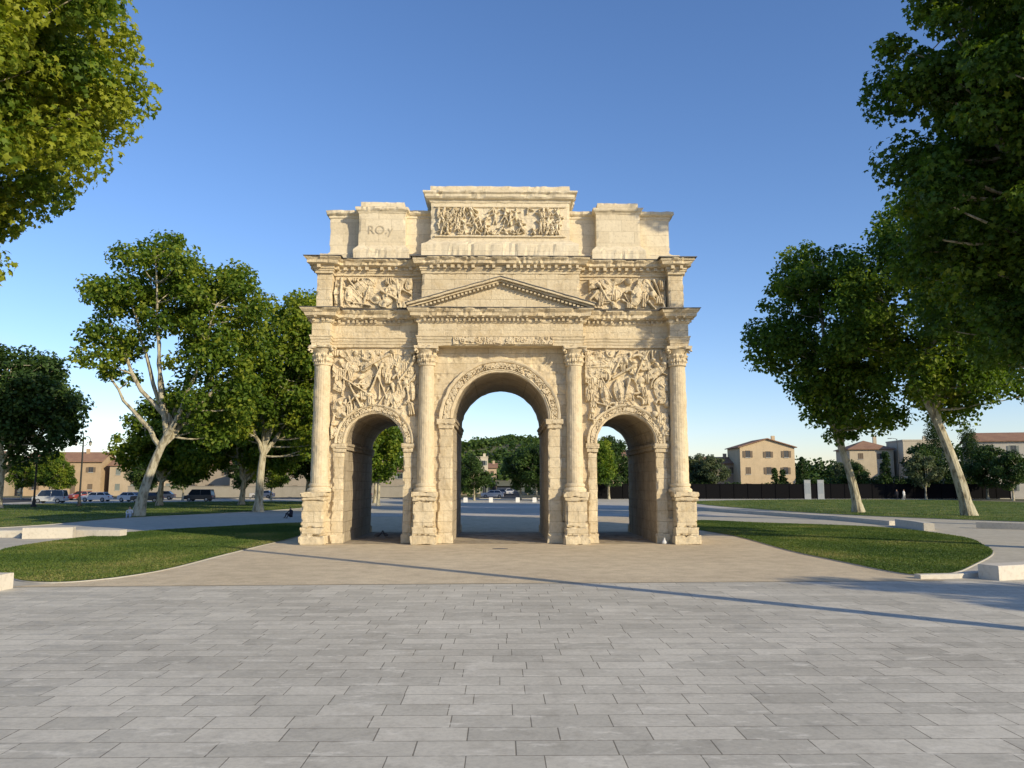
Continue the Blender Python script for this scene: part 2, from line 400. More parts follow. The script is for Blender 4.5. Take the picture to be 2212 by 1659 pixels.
for cy in (2.6,5.8):
    for s in (-1,1): column(s*9.3,cy,.41,int(cy*9))
M.build('columns',[STR],arch,smooth=False)
M=MB()
def plinth(x0,x1,y0,y1,sd):
    rbox(M,x0-.08,x1+.08,y0-.08,y1,-.05,.42,0,.08,.05,.15,sd)
    rbox(M,x0-.01,x1+.01,y0-.01,y1,.42,.8,0,.08,.04,.12,sd+1)
    rbox(M,x0+.04,x1-.04,y0+.04,y1,.8,2.05,0,.08,.04,.12,sd+2)
    rbox(M,x0-.02,x1+.02,y0-.02,y1,2.05,2.24,0,.07,.025,.09,sd+3)
    rbox(M,x0-.07,x1+.07,y0-.07,y1,2.24,2.475,0,.07,.025,.12,sd+4)
for x0,x1,sd in ((-9.5,-8.42,1),(-4.2,-3.12,11),(3.12,4.2,21),(8.42,9.5,31)):
    plinth(x0,x1,-.92,.1,sd)
    rbox(M,x0,x1,D-.1,D+.9,0,2.45,0,.2,.02)
for cy in (2.6,5.8):
    for s in (-1,1):
        a,b=sorted((s*9.1,s*9.9));rbox(M,a,b,cy-.55,cy+.55,0,2.45,0,.2,.02)
M.build('column_plinths',[ST],arch)
def plan(xc,xi,xo,p,r_):
    return [(-xo,-p),(-xi,-p),(-xi,-r_),(-xc,-r_),(-xc,-p),(xc,-p),(xc,-r_),(xi,-r_),(xi,-p),(xo,-p),(xo,D+p),(xi,D+p),(xi,D+r_),(xc,D+r_),(xc,D+p),(-xc,D+p),(-xc,D+r_),(-xi,D+r_),(-xi,D+p),(-xo,D+p)]
def fill(M,xc,xi,xo,p,r_,z0,z1,e=.012):
    rbox(M,-xc+e,xc-e,-p+e,D+p-e,z0,z1,0,.3,.004,0)
    rbox(M,-xo+e,xo-e,-r_+e,D+r_-e,z0+.006,z1-.006,0,.3,.002,0)
    for s in (-1,1):
        a,b=sorted((s*(xi+e),s*(xo-e)));rbox(M,a,b,-p+e,D+p-e,z0+.003,z1-.003,0,.3,.004,0)
def dentils(M,path,out0,out1,z0,z1,w,sp,amp=.006):
    n=len(path);rr=R(5)
    for i in range(n):
        a=np.array(path[i],float);b=np.array(path[(i+1)%n],float);Ld=np.linalg.norm(b-a);d=(b-a)/Ld;nn=np.array([d[1],-d[0]])
        if nn[1]>.5 : continue
        k=int((Ld-.02)/sp)
        if k<1: continue
        for j in range(k):
            if rr.uniform()<.12: continue
            c=a+d*(Ld*(j+.5)/k+rr.normal(0,.01))
            o1=out1-(rr.uniform()<.3)*(out1-out0)*rr.uniform(.2,.7)
            w_=w*rr.uniform(.8,1.05)
            q=[c+d*(-w_/2)+nn*out0,c+d*(w_/2)+nn*out0,c+d*(w_/2)+nn*o1,c-d*(w_/2)+nn*o1]
            V=[(x,y,z0+rr.uniform(0,.02)) for x,y in q]+[(x,y,z1) for x,y in q]
            M.add(V,[[0,1,2,3],[4,7,6,5],[0,4,5,1],[1,5,6,2],[2,6,7,3],[3,7,4,0]],0)
M=MB()
P1=plan(4.08,8.4,9.3,.72,.12)
sweep(M,P1,[(-.3,9.63),(0,9.63),(0,9.77),(.03,9.78),(.03,9.93),(.06,9.94),(.06,10.04),(.10,10.08),(.10,10.13),(0,10.15),(0,10.45),(0,10.74),(.05,10.77),(.08,10.83),(.08,10.99),(.20,11.01),(.22,11.05),(.36,11.07),(.37,11.22),(.42,11.26),(.50,11.36),(.52,11.42),(.1,11.50),(-.5,11.54)],0,.12,.02,.10,3)
dentils(M,P1,.05,.20,10.83,10.975,.12,.22)
dentils(M,P1,.18,.33,10.99,11.07,.14,.42)
fill(M,4.08,8.4,9.3,.72,.12,9.632,11.5,.03)
M.build('lower_entablature',[ST],arch)
M=MB();sweep(M,P1,[(.50,11.43),(.545,11.44),(.545,11.465),(.1,11.54),(-.3,11.57)],0,.12,.006,.0,3)
M.build('lower_cornice_flashing',[LEAD],arch)
M=MB()
panel(M,-2.35,2.6,9.66,10.07,-.79,22,'scroll',9,1.,.022,1.0)
panel(M,-3.95,3.95,10.18,10.72,-.715,25,'none',0.001,1.5,.03,1.0)
for s in (-1,1):
    a,b=sorted((s*4.3,s*8.2));panel(M,a,b,10.17,10.72,-.115,23+s,'none',.001,1.5,.03,1.)
M.build('frieze_reliefs',[STR],arch)
M=MB()
def rake(x0,z0,x1,z1,t,y0,y1,mi=0,n=26,chip=.035):
    xs=np.linspace(x0,x1,n);zs=np.linspace(z0,z1,n)
    ring=[(0,y0),(t,y0),(t,y1),(0,y1),(0,y0)]
    V=np.array([[(x,y,z+dz) for dz,y in ring] for x,z in zip(xs,zs)]).reshape(-1,3)
    V[:,2]+=(vn(V,4,8)-.5)*chip;V[:,1]+=(vn(V,4,9)-.5)*chip
    M.add(V,gf(n,5),mi)
    for k in (0,n-1): M.add(V[k*5:k*5+4],[[0,1,2,3]],mi)
zb=11.5;ap=12.82
for s in (-1,1):
    rake(s*4.55,zb-.02,s*.001,ap-.02,.10,-.70-.28,0)
    rake(s*4.62,zb+.07,s*.001,ap+.09,.10,-.70-.45,0)
    rake(s*4.70,zb+.165,s*.001,ap+.20,.03,-.70-.49,0,1)
    rake(s*4.3,zb-.10,s*.001,ap-.15,.14,-.70-.08,0)
    k=22
    for j in range(k):
        t=(j+.7)/(k+.5);x=s*4.35*(1-t);z=zb-.09+t*(ap-zb)
        box(M,x-.055,x+.055,-.96,-.7,z-.04,z+.06)
V=[(-4.3,-.70,zb-.02),(4.3,-.70,zb-.02),(0,-.70,ap-.05),(-4.3,0,zb-.02),(4.3,0,zb-.02),(0,0,ap-.05)]
M.add(V,[[0,1,2],[3,5,4]]);
M.build('pediment',[ST,LEAD],arch)
M=MB()
rbox(M,-9.0,9.0,.05,D-.05,11.5,13.3,0,.2,.01)
rbox(M,-3.95,3.95,-.58,D+.5,11.52,13.32,0,.15,.02)
for s in (-1,1):
    a,b=sorted((s*8.42,s*9.18));rbox(M,a,b,-.5,1.2,11.52,13.32,0,.12,.02,.07)
    rbox(M,a,b,D-1.2,D+.5,11.52,13.32,0,.12,.015,.05)
    a,b=sorted((s*4.0,s*8.4));rbox(M,a,b,-.02,.2,13.14,13.31,0,.12,.015,.05)
M.build('upper_storey',[ST],arch)
M=MB()
for s,sd in ((-1,31),(1,34)):
    a,b=sorted((s*4.45,s*8.36));panel(M,a,b,11.62,13.16,-.02,sd,dens=1.7,s=1.05,gain=1.7)
M.build('arms_reliefs',[STR],arch)
M=MB()
P2=plan(3.98,8.38,9.24,.62,.10)
sweep(M,P2,[(-.3,13.3),(0,13.3),(0,13.42),(.04,13.44),(.04,13.5),(.08,13.53),(.08,13.68),(.22,13.70),(.36,13.75),(.37,13.88),(.44,13.94),(.5,14.0),(.5,14.04),(.1,14.1),(-.6,14.13)],0,.12,.018,.10,13)
dentils(M,P2,.05,.26,13.53,13.69,.17,.34)
fill(M,3.98,8.38,9.24,.62,.10,13.302,14.1,.03)
M.build('upper_entablature',[ST],arch)
M=MB();sweep(M,P2,[(.48,14.05),(.52,14.06),(.52,14.085),(.1,14.14),(-.3,14.17)],0,.12,.006,.0,3)
M.build('upper_cornice_flashing',[LEAD],arch)
M=MB()
def rect(x0,x1,y0,y1): return [(x0,y0),(x1,y0),(x1,y1),(x0,y1)]
rbox(M,-9.15,9.15,-.2,D+.2,14.08,14.42,0,.16,.02,.08,2)
rbox(M,-8.78,8.72,.3,D-.3,14.4,16.6,0,.16,.012,.04,3)
sweep(M,rect(-8.78,8.72,.3,D-.3),[(0,14.4),(.12,14.42),(.10,14.52),(0,14.62)],0,.15,.01,.02,4)
sweep(M,rect(-8.78,8.72,.3,D-.3),[(-.1,16.40),(.0,16.41),(.05,16.46),(.05,16.56),(.16,16.6),(.22,16.66),(.22,16.80),(-1,16.82)],0,.15,.02,.08,5)
M.build('attic_wall',[ST2],arch)
M=MB()
rbox(M,-3.55,3.5,-.42,D+.4,14.1,17.2,0,.14,.012,.04,6)
pth=rect(-3.55,3.5,-.42,D+.4)
sweep(M,pth,[(0,14.1),(.42,14.11),(.42,14.72),(.40,14.78),(.30,14.84),(.14,14.95),(.04,15.08),(0,15.1)],0,.15,.018,.08,7)
sweep(M,pth,[(-.1,17.02),(.03,17.03),(.06,17.1),(.06,17.16),(.2,17.2),(.28,17.28),(.30,17.4),(.38,17.48),(.38,17.56),(-1,17.6)],0,.15,.022,.09,8)
rbox(M,-3.6,3.52,-.36,D+.3,17.56,17.95,0,.14,.02,.06,9)
rbox(M,-3.35,3.3,-.52,-.4,15.24,15.32,0,.1,.01,.02);rbox(M,-3.35,3.3,-.5,-.4,16.78,16.86,0,.1,.01,.02)
for x0,x1,sd in ((-7.2,-4.85,50),(4.85,7.1,60)):
    rbox(M,x0,x1,-.3,D+.3,14.1,16.7,0,.12,.012,.04,sd)
    pth=rect(x0,x1,-.3,D+.3)
    sweep(M,pth,[(0,14.1),(.24,14.11),(.24,14.52),(.22,14.58),(.10,14.7),(.02,14.8),(0,14.82)],0,.15,.015,.07,sd+1)
    sweep(M,pth,[(-.1,16.5),(.02,16.51),(.05,16.58),(.14,16.64),(.17,16.7),(.17,16.8),(-.5,16.82)],0,.12,.018,.07,sd+2)
    rbox(M,x0+.08,x1-.08,-.24,D+.2,16.78,17.12,0,.12,.015,.05,sd+3)
M.build('attic_pedestals',[ST2],arch)
M=MB()
panel(M,-3.25,3.2,15.33,16.76,-.43,71,'fig',1.15,.95,.02,1.8)
M.build('battle_relief',[ST2],arch)
tcu=bpy.data.curves.new('worn_inscription','FONT');tcu.body='RO.y';tcu.size=.62;tcu.extrude=.004
to=bpy.data.objects.new('worn_inscription',tcu);scene.collection.objects.link(to);to.location=(-6.75,-.322,15.42);to.rotation_euler=(math.pi/2,0,0);to.parent=arch
tcu.materials.append(plain('worn_letter_stone',(.46,.39,.27)))
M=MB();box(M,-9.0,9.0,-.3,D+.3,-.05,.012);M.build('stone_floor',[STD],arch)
# ------------------------------------------------------------------ GROUND
def flat(name,pts,z,mat,parent=None):
    M=MB();M.add([(x,y,z) for x,y in pts],[list(range(len(pts)))]);return M.build(name,[mat],parent)
def cr(pts,k=8,closed=True):
    P=np.array(pts,float);n=len(P);o=[]
    for i in range(n if closed else n-1):
        if closed: a,b,c,d=P[i-1],P[i],P[(i+1)%n],P[(i+2)%n]
        else: a,b,c,d=P[max(i-1,0)],P[i],P[i+1],P[min(i+2,n-1)]
        for j in range(k):
            t=j/k;o.append(.5*((2*b)+(-a+c)*t+(2*a-5*b+4*c-d)*t*t+(-a+3*b-3*c+d)*t**3))
    if not closed:o.append(P[-1])
    return [tuple(p) for p in o]
def groundmat(name,a,b,s1=.15,s2=25,bst=.3,dist=.02,spk=.35):
    m,nt,bs=newmat(name,.93,.1);tc=nt.nodes.new('ShaderNodeTexCoord').outputs['Object']
    n1=noise(nt,tc,s1,5);n2=noise(nt,tc,s2,5,.75);n3=noise(nt,tc,1.4,5,.7)
    c=mixc(nt,ramp(nt,n1,[(.35,(0,0,0)),(.65,(1,1,1))]),a,b)
    c=mixc(nt,spk,c,ramp(nt,n2,[(.3,(.45,.45,.45)),(.6,(1.1,1.1,1.1))]),'MULTIPLY')
    c=mixc(nt,.55,c,ramp(nt,n3,[(.3,(.62,.61,.6)),(.6,(1.05,1.05,1.05))]),'MULTIPLY')
    L(nt,c,bs.inputs['Base Color']);bump(nt,bs,n2,bst,dist);return m
GR=groundmat('gravel',(.68,.565,.39),(.60,.495,.34),.15,22,.5,.03,.5)
CON=groundmat('pale_concrete',(.54,.50,.41),(.48,.445,.365),.1,18,.15,.01,.25)
ASP=groundmat('asphalt',(.075,.073,.07),(.06,.058,.055),.1,30,.3,.01)
EARTH=groundmat('dry_ground',(.22,.20,.13),(.15,.15,.08),.03,4)
flat('ground',[(-3000,-400),(3000,-400),(3000,4000),(-3000,4000)],-.05,EARTH)
flat('esplanade_path',[(-75,-60),(75,-60),(75,104),(-75,104)],-.02,CON)
def pavemat():
    m,nt,bs=newmat('plaza_paving_stone',.8,.25);tc=nt.nodes.new('ShaderNodeTexCoord').outputs['Object']
    sx=nt.nodes.new('ShaderNodeSeparateXYZ');L(nt,tc,sx.inputs[0])
    row=mathn(nt,'FLOOR',mathn(nt,'DIVIDE',sx.outputs[1],.5))
    wn=nt.nodes.new('ShaderNodeTexWhiteNoise');wn.noise_dimensions='1D';L(nt,row,wn.inputs['W'])
    wn2=nt.nodes.new('ShaderNodeTexWhiteNoise');wn2.noise_dimensions='1D';L(nt,mathn(nt,'ADD',row,77.3),wn2.inputs['W'])
    xs=mathn(nt,'ADD',mathn(nt,'MULTIPLY',sx.outputs[0],mathn(nt,'ADD',mathn(nt,'MULTIPLY',wn2.outputs[0],.4),.8)),mathn(nt,'MULTIPLY',wn.outputs[0],3.0))
    cx=nt.nodes.new('ShaderNodeCombineXYZ');L(nt,xs,cx.inputs[0]);L(nt,sx.outputs[1],cx.inputs[1])
    br=nd(nt,'ShaderNodeTexBrick');L(nt,cx.outputs[0],br.inputs['Vector']);br.offset=0.0
    br.inputs['Color1'].default_value=(.60,.56,.465,1);br.inputs['Color2'].default_value=(.47,.44,.365,1);br.inputs['Mortar'].default_value=(.20,.18,.145,1)
    for k,v in (('Scale',1),('Mortar Size',.008),('Mortar Smooth',.15),('Brick Width',1.0),('Row Height',.5),('Bias',0)): br.inputs[k].default_value=v
    n1=noise(nt,tc,.3,5,.65);n2=noise(nt,tc,14,6,.75);n3=noise(nt,mapping(nt,tc,(.8,2.2,1)),1.7,6,.7)
    n5=noise(nt,tc,2.3,6,.7)
    c=mixc(nt,.6,br.outputs['Color'],ramp(nt,n1,[(.3,(.76,.74,.71)),(.62,(1.08,1.07,1.05))]),'MULTIPLY')
    c=mixc(nt,ramp(nt,n3,[(.56,(0,0,0)),(.64,(.75,.75,.75))]),c,(.68,.635,.53))
    c=mixc(nt,.5,c,ramp(nt,n5,[(.35,(.72,.71,.69)),(.5,(1.0,1.0,1.0))]),'MULTIPLY')
    c=mixc(nt,.5,c,ramp(nt,n2,[(.3,(.68,.68,.68)),(.55,(1.03,1.03,1.03))]),'MULTIPLY')
    L(nt,c,bs.inputs['Base Color'])
    L(nt,ramp(nt,n5,[(.35,(.6,.6,.6)),(.6,(.9,.9,.9))]),bs.inputs['Roughness'])
    h=mathn(nt,'SUBTRACT',mathn(nt,'ADD',mathn(nt,'MULTIPLY',n2,.3),mathn(nt,'MULTIPLY',n5,.4)),br.outputs['Fac']);bump(nt,bs,h,.5,.012);return m
PAV=pavemat()
flat('plaza_paving',[(-75,-60),(75,-60),(75,-14.6),(13.5,-14.9),(0,-15.4),(-14,-16.0),(-75,-16.3)],-.012,PAV)
gpts=[(-14,-15.9),(0,-15.3),(13.5,-14.8),(12.9,-10),(12.6,-3),(13,5),(12.4,11),(14.5,22),(11,30),(-11,30),(-14,20),(-11.1,5),(-11.1,-4),(-11.1,-10),(-11.8,-14)]
flat('gravel_forecourt',gpts,-.008,GR)
SLB=groundmat('light_slab',(.60,.55,.47),(.55,.5,.43))
flat('cross_path',[(-30,31),(30,31),(30,37),(-30,37)],-.012,SLB)
flat('cross_path',[(-30,52),(30,52),(30,62),(-30,62)],-.012,SLB)
LL=cr([(-19.6,-7.5),(-22.2,-1.9),(-21.8,8.3),(-18.5,14.5),(-14.3,19.2),(-12.0,14),(-11.05,4.3),(-11.2,-1.9),(-11.3,-6.5),(-11.4,-12),(-12.4,-14.6),(-13.8,-14.9),(-15.4,-13.6),(-17.5,-10.9)],8)
LR=cr([(15.1,22.4),(19,18.9),(24.8,13.2),(25,4.3),(22.6,-1.9),(20.5,-5.9),(17,-10.4),(14.6,-13.1),(13.1,-13.4),(12.7,-9.2),(12.5,-4.4),(12.9,4.3),(12.4,12)],8)
OL=cr([(-33,13),(-31,28),(-26.5,38),(-23,52),(-25,70),(-31,84),(-50,80),(-68,62),(-70,35),(-60,14),(-45,5)],8)
OR=cr([(30,84),(27,66),(27.8,52),(31,34.5),(39,20.3),(50,12),(66,10),(74,30),(74,90),(50,96)],8)
def grassmat():
    m,nt,bs=newmat('lawn_grass',.9,.1);tc=nt.nodes.new('ShaderNodeTexCoord').outputs['Object']
    n1=noise(nt,tc,.4,5);n2=noise(nt,tc,18,5,.8)
    c=ramp(nt,n1,[(.36,(.055,.095,.018)),(.5,(.10,.145,.027)),(.66,(.22,.21,.07))])
    c=mixc(nt,.5,c,ramp(nt,n2,[(.3,(.5,.5,.5)),(.65,(1.2,1.2,1.2))]),'MULTIPLY')
    L(nt,c,bs.inputs['Base Color']);bump(nt,bs,n2,.6,.04);return m
GM=grassmat();GB=leafmat('grass_blades',[(0,(.055,.10,.018)),(.55,(.115,.165,.03)),(1,(.28,.25,.09))],.25)
def inpoly(P,poly):
    x,y=P[:,0],P[:,1];c=np.zeros(len(P),bool);n=len(poly)
    for i in range(n):
        x1,y1=poly[i];x2,y2=poly[(i+1)%n]
        if y1==y2: continue
        k=((y1>y)!=(y2>y))&(x<(x2-x1)*(y-y1)/(y2-y1)+x1);c^=k
    return c
KERB=plain('kerb_stone',(.42,.40,.35),.85)
def lawn(poly,nb,seed,z=.03,bh=.055):
    M=MB();M.add([(x,y,z) for x,y in poly],[list(range(len(poly)))],0)
    A=np.array(poly);r=R(seed);P=r.uniform(A.min(0),A.max(0),(nb,2));P=P[inpoly(P,poly)];n=len(P)
    a=r.uniform(0,6.28,n);w=r.uniform(.012,.03,n);h=r.uniform(.3,1,n)*bh;l=r.normal(0,.04,(n,2))
    nn=fbm(np.c_[P,np.zeros(n)],.3,seed,3)
    V=np.zeros((n,3,3));V[:,0,:2]=P+np.c_[np.cos(a)*w,np.sin(a)*w];V[:,1,:2]=P-np.c_[np.cos(a)*w,np.sin(a)*w];V[:,2,:2]=P+l
    V[:,:2,2]=z;V[:,2,2]=z+h
    M.add(V.reshape(-1,3),np.arange(n*3).reshape(n,3),1,np.clip((nn-.3)*1.6+r.uniform(-.25,.3,n),0,1))
    pl=poly if sum(poly[i][0]*poly[(i+1)%len(poly)][1]-poly[(i+1)%len(poly)][0]*poly[i][1] for i in range(len(poly)))>0 else poly[::-1]
    sweep(M,pl,[(0,.0),(0,.02),(.04,.02),(.04,-.05)],2,3,.0,.0)
    return M.build('lawn',[GM,GB,KERB],tint=True)
lawn(LL,200000,1);lawn(LR,200000,2);lawn(OL,60000,3,bh=.12);lawn(OR,60000,4,bh=.12)
WS=stone('pale_bench_stone',(.62,.57,.48),(.55,.51,.43),False,stain=.1,bst=.1)
def wallpath(name,pts,w,h):
    M=MB();P=np.array(pts,float)
    T=np.gradient(P,axis=0);T/=np.linalg.norm(T,axis=1,keepdims=True);N=np.c_[T[:,1],-T[:,0]]
    ring=[(-w/2,-.03),(-w/2,h-.02),(-w/2+.02,h),(w/2-.02,h),(w/2,h-.02),(w/2,-.03)]
    V=np.array([[(*(p+n*o),z) for o,z in ring] for p,n in zip(P,N)]).reshape(-1,3)
    M.add(V,gf(len(P),6));M.add(V[:6],[[0,1,2,3,4,5]]);M.add(V[-6:],[[5,4,3,2,1,0]])
    return M.build(name,[WS])
wallpath('low_stone_wall',cr([(20,52),(23,38),(26.5,24),(27.2,16)],8,False),.45,.28)
wallpath('stone_bench',cr([(27.2,15),(26.9,12),(26.3,9.6)],4,False),.6,.45)
wallpath('low_stone_wall',cr([(31,12.5),(34,10),(40,6)],4,False),.5,.4)
wallpath('stone_bench',[(15.0,-14.5),(17.5,-13.6),(20.5,-12.2),(24,-10)],.7,.42)
wallpath('low_stone_wall',[(12.9,-14.3),(14.2,-14.1),(16.8,-12.6)],.3,.12)
wallpath('stone_bench',[(-13.7,-16.5),(-16,-16.4),(-19,-16.3)],.7,.42)
wallpath('stone_bench',[(-23.3,5.4),(-21.9,5.1),(-20.6,5.0)],.7,.36)
wallpath('stone_bench',[(-25.3,3.9),(-24,4.2),(-23,4.5)],.7,.55)
wallpath('low_stone_wall',cr([(-36,4),(-31,4.6),(-26,4.9)],5,False),.5,.35)
flat('road',[(-200,106),(200,106),(200,118),(-200,118)],-.016,ASP)
flat('street',[(-4,118),(4,118),(9,420),(-4,420)],-.012,ASP)
flat('parking_area',[(-110,80),(-72,60),(-72,106),(-160,106)],-.010,ASP)
M=MB();box(M,-200,200,104.2,104.5,-.04,.1);M.build('kerb',[KERB])
WP=plain('white_paint',(.75,.74,.7),.6)
M=MB()
for x in np.arange(-190,190,6): box(M,x,x+3,111.9,112.05,-.012,-.008)
M.build('road_markings',[WP])
for x in (-5.2,-1.4,2.6,5.1):
    M=MB();box(M,x-.3,x+.3,79.7,80.3,-.02,.62);box(M,x-.26,x+.26,79.74,80.26,.62,.68);M.build('stone_bollard',[WP])
# ------------------------------------------------------------------ TREES
def leaves(M,C,CR,lpc,size,seed,mi=1,lobed=False,flat_=.8,tb=0):
    r=R(seed);nC=len(C);cnt=np.maximum(1,(lpc*(CR/CR.mean())**2)).astype(int)
    ci=np.repeat(np.arange(nC),cnt);n=len(ci)
    d=r.normal(size=(n,3));d/=np.linalg.norm(d,axis=1,keepdims=True)
    rad=CR[ci]*r.uniform(0,1,n)**.42*(.75+.6*vn(C[ci]+d*CR[ci][:,None],1.2,seed))
    P=C[ci]+d*rad[:,None]*np.array([1,1,flat_])
    N=d*.6+r.normal(size=(n,3))*.55+np.array([0,0,.5]);N/=np.linalg.norm(N,axis=1,keepdims=True)
    T=np.cross(N,r.normal(size=(n,3)));T/=np.linalg.norm(T,axis=1,keepdims=True);B=np.cross(N,T)
    s=size*r.uniform(.6,1.25,n)
    if lobed:
        a=np.linspace(0,2*math.pi,11)[:-1];rr=np.where(np.arange(10)%2==0,.55,.30);sh=np.c_[rr*np.cos(a),rr*np.sin(a),np.where(np.arange(10)%2==0,-.08,.05)]
    else:
        sh=np.array([(-.5,0,0),(0,-.36,.08),(.5,0,-.05),(0,.36,.08)])
    V=P[:,None,:]+s[:,None,None]*(sh[None,:,0:1]*T[:,None,:]+sh[None,:,1:2]*B[:,None,:]+sh[None,:,2:3]*N[:,None,:])
    k=len(sh);ct=r.normal(0,.17,nC)
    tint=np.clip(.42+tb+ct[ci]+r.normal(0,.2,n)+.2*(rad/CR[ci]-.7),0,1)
    M.add(V.reshape(-1,3),np.arange(n*k).reshape(n,k),mi,tint)
def bez(a,b,c,n):
    t=np.linspace(0,1,n)[:,None];return (1-t)**2*a+2*t*(1-t)*b+t*t*c
def tree(name,base,ells,th,lean,tr,nc,cr0,lpc,lsize,seed,limbs=6,lobed=False,leaf=None,tb=0,link=True,sep=.82):
    r=R(seed);M=MB();E=np.array(ells,float);vol=E[:,3]*E[:,4]*E[:,5];pw=vol/vol.sum()
    C=[];tries=0;mind=cr0*sep
    while len(C)<nc and tries<nc*40:
        tries+=1;e=E[r.choice(len(E),p=pw)];d=r.normal(size=3);d/=np.linalg.norm(d)
        p=e[:3]+d*e[3:]*(.25+.78*r.uniform()**.5)
        if C and np.min(np.linalg.norm(np.array(C)-p,axis=1))<mind: continue
        C.append(p)
    C=np.array(C);CR=cr0*r.uniform(.5,1.35,len(C))
    top=np.array([lean[0],lean[1],th]);nb=9
    tp=bez(np.zeros(3),np.array([lean[0]*.25+r.normal(0,.1),lean[1]*.3,th*.5]),top,nb)
    rad=tr*(1-.35*np.linspace(0,1,nb));rad[0]*=1.45;rad[1]*=1.08
    tp[0,2]=-.15;tube(M,tp,rad,12,0,seed)
    nodes=[];nr=[]
    for k in range(limbs):
        e=E[k%len(E)];a=2*math.pi*(k+r.uniform(-.3,.3))/limbs
        tgt=e[:3]+np.array([math.cos(a)*e[3]*.55,math.sin(a)*e[4]*.55,e[5]*r.uniform(.1,.65)])
        if k==0: tgt=e[:3]+np.array([0,0,e[5]*.75])
        st=tp[-1-(k%3)] if k else tp[-1]
        mid=st+(tgt-st)*np.array([.55,.55,.38])+r.normal(0,.5,3)*np.array([1,1,.3])
        q=bez(st,mid,tgt,10);q[1:-1]+=r.normal(0,.1,(8,3));rr=np.linspace(tr*.55,tr*.12,10);tube(M,q,rr,8,0,seed+k)
        nodes.append(q);nr.append(rr)
    NN=np.concatenate(nodes);RR=np.concatenate(nr)
    for c in C:
        dd=np.linalg.norm(NN-c,axis=1)+3*np.clip(NN[:,2]-c[2]+.5,0,9)
        j=int(np.argmin(dd));s0=NN[j];m=(s0+c)/2+np.array([0,0,-.12*dd[j]])+r.normal(0,.2,3)
        tube(M,bez(s0,m,c,6),np.linspace(min(RR[j]*.7,tr*.22),.02,6),5,0)
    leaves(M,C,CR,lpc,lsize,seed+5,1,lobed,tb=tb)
    mats=[BARK,leaf or LEAF]
    if not link: return M.build(name,mats,tint=True,link=False)
    return M.build(name,mats,tint=True,loc=(base[0],base[1],0))
# right row, shadow side painted in with a darker leaf tint
tree('plane_tree',(35.3,39),[(-2.6,0,18,6.4,6,8.5),(-0.4,0,11,4.8,4.5,4.5),(-3.6,0,23.2,3.8,3.8,3.8)],7.5,(-1.8,0),.45,125,1.6,250,.44,11,7,tb=-.12)
tree('plane_tree',(41.5,31),[(-2.2,0,18,7.5,7,9),(1.5,0,14,6,6,5),(-1.5,0,25,5,5,4.5)],10.5,(-3.2,0),.5,150,1.7,240,.44,12,7,tb=-.05)
tree('plane_tree',(38.5,14),[(-2,0,18.5,7.5,7.5,7.5),(-2.5,0,25,5,5,4)],10,(-.8,0),.5,170,1.5,300,.38,13,7,tb=-.15)
tree('plane_tree',(27.0,-5),[(.3,0,17.5,8.0,8,8.0),(-.9,-.5,24,8.0,7.5,5),(1,0,11,6,6,3.5)],8,(.4,0),.6,340,1.4,450,.30,14,9,lobed=True,tb=-.28)
# left, front trees painted sunlit with a brighter leaf tint
tree('plane_tree',(-21.6,-14),[(.0,0,17.5,8.2,7.5,6.2),(-.6,0,13.0,5.8,6,3.2)],9,(.5,0),.55,290,1.25,440,.25,15,8,lobed=True,tb=.33)
tree('plane_tree',(-31.6,31),[(-2.0,0,17.5,3.5,4,4.2),(2.0,0,20,4.4,4.5,5),(6.0,0,17,4.6,4.5,5.8),(5.8,1,10.5,3.6,3.5,3.6),(.6,0,23,3.2,3.2,2.4),(-3.2,0,13.5,2.4,2.6,2)],8,(2.6,0),.45,118,1.4,235,.42,16,10,sep=1.0,tb=.1)
tree('plane_tree',(-24.5,42),[(2.5,0,15.5,4.8,5,5.5),(-.5,0,11,4,4.2,4.2),(5,0,12,3.6,3.6,6),(3,0,19.3,3.2,3.2,3.2)],7.5,(.4,0),.45,140,1.4,240,.42,17,8,sep=.9,tb=.08)
tree('plane_tree',(-18.5,52),[(0,0,13,5.0,5,7),(1,0,19,3.2,3.2,3.5)],6,(.6,0),.45,110,1.45,230,.46,18,7)
tree('plane_tree',(-57.0,52),[(0,0,12.5,7.6,7,5.5),(-5,0,11,6,6,5),(3,0,9,4.5,4.5,3.5)],5,(.3,0),.5,170,1.6,230,.5,19,7,leaf=LEAFD)
tree('plane_tree',(-43,62),[(0,0,8.5,6,5,4.5),(4,0,7,4,4,3.5)],4,(.3,0),.4,90,1.4,220,.5,20,6)
tree('plane_tree',(-34,66),[(0,0,9.5,6,5,5.5),(4,0,8,4,4,4)],4,(.3,0),.4,100,1.4,220,.5,21,6)
tree('plane_tree',(-27,72),[(0,0,8.5,5,5,5),(3,0,6,3.5,3.5,3)],4,(.3,0),.35,80,1.4,220,.5,22,6,leaf=LEAFD)
for (x,y,sd,q) in ((31.5,-33.0,31,1),(41,-41,32,1)):
    tree('plane_tree',(x,y),[(0,0,8.3,3.0,3.0,3.4),(.5,.3,5.6,2,2,1.6)],3.6,(.2,0),.28,38,1.1,170,.4,sd,6)
SM=[tree('park_tree_mesh',(0,0),[(0,0,4.6,2.4,2.4,2.4),(.5,.3,6,1.6,1.6,1.4)],2.2,(.1,0),.16,45,.8,170,.3,50+k,5,link=False,leaf=lf) for k,lf in enumerate((LEAF,LEAFD,LEAFO))]
def small(name,k,x,y,s,sz=1.,rz=0):
    o=bpy.data.objects.new(name,SM[k]);scene.collection.objects.link(o);o.location=(x,y,0);o.scale=(s,s,s*sz);o.rotation_euler[2]=rz;return o
rr=R(3)
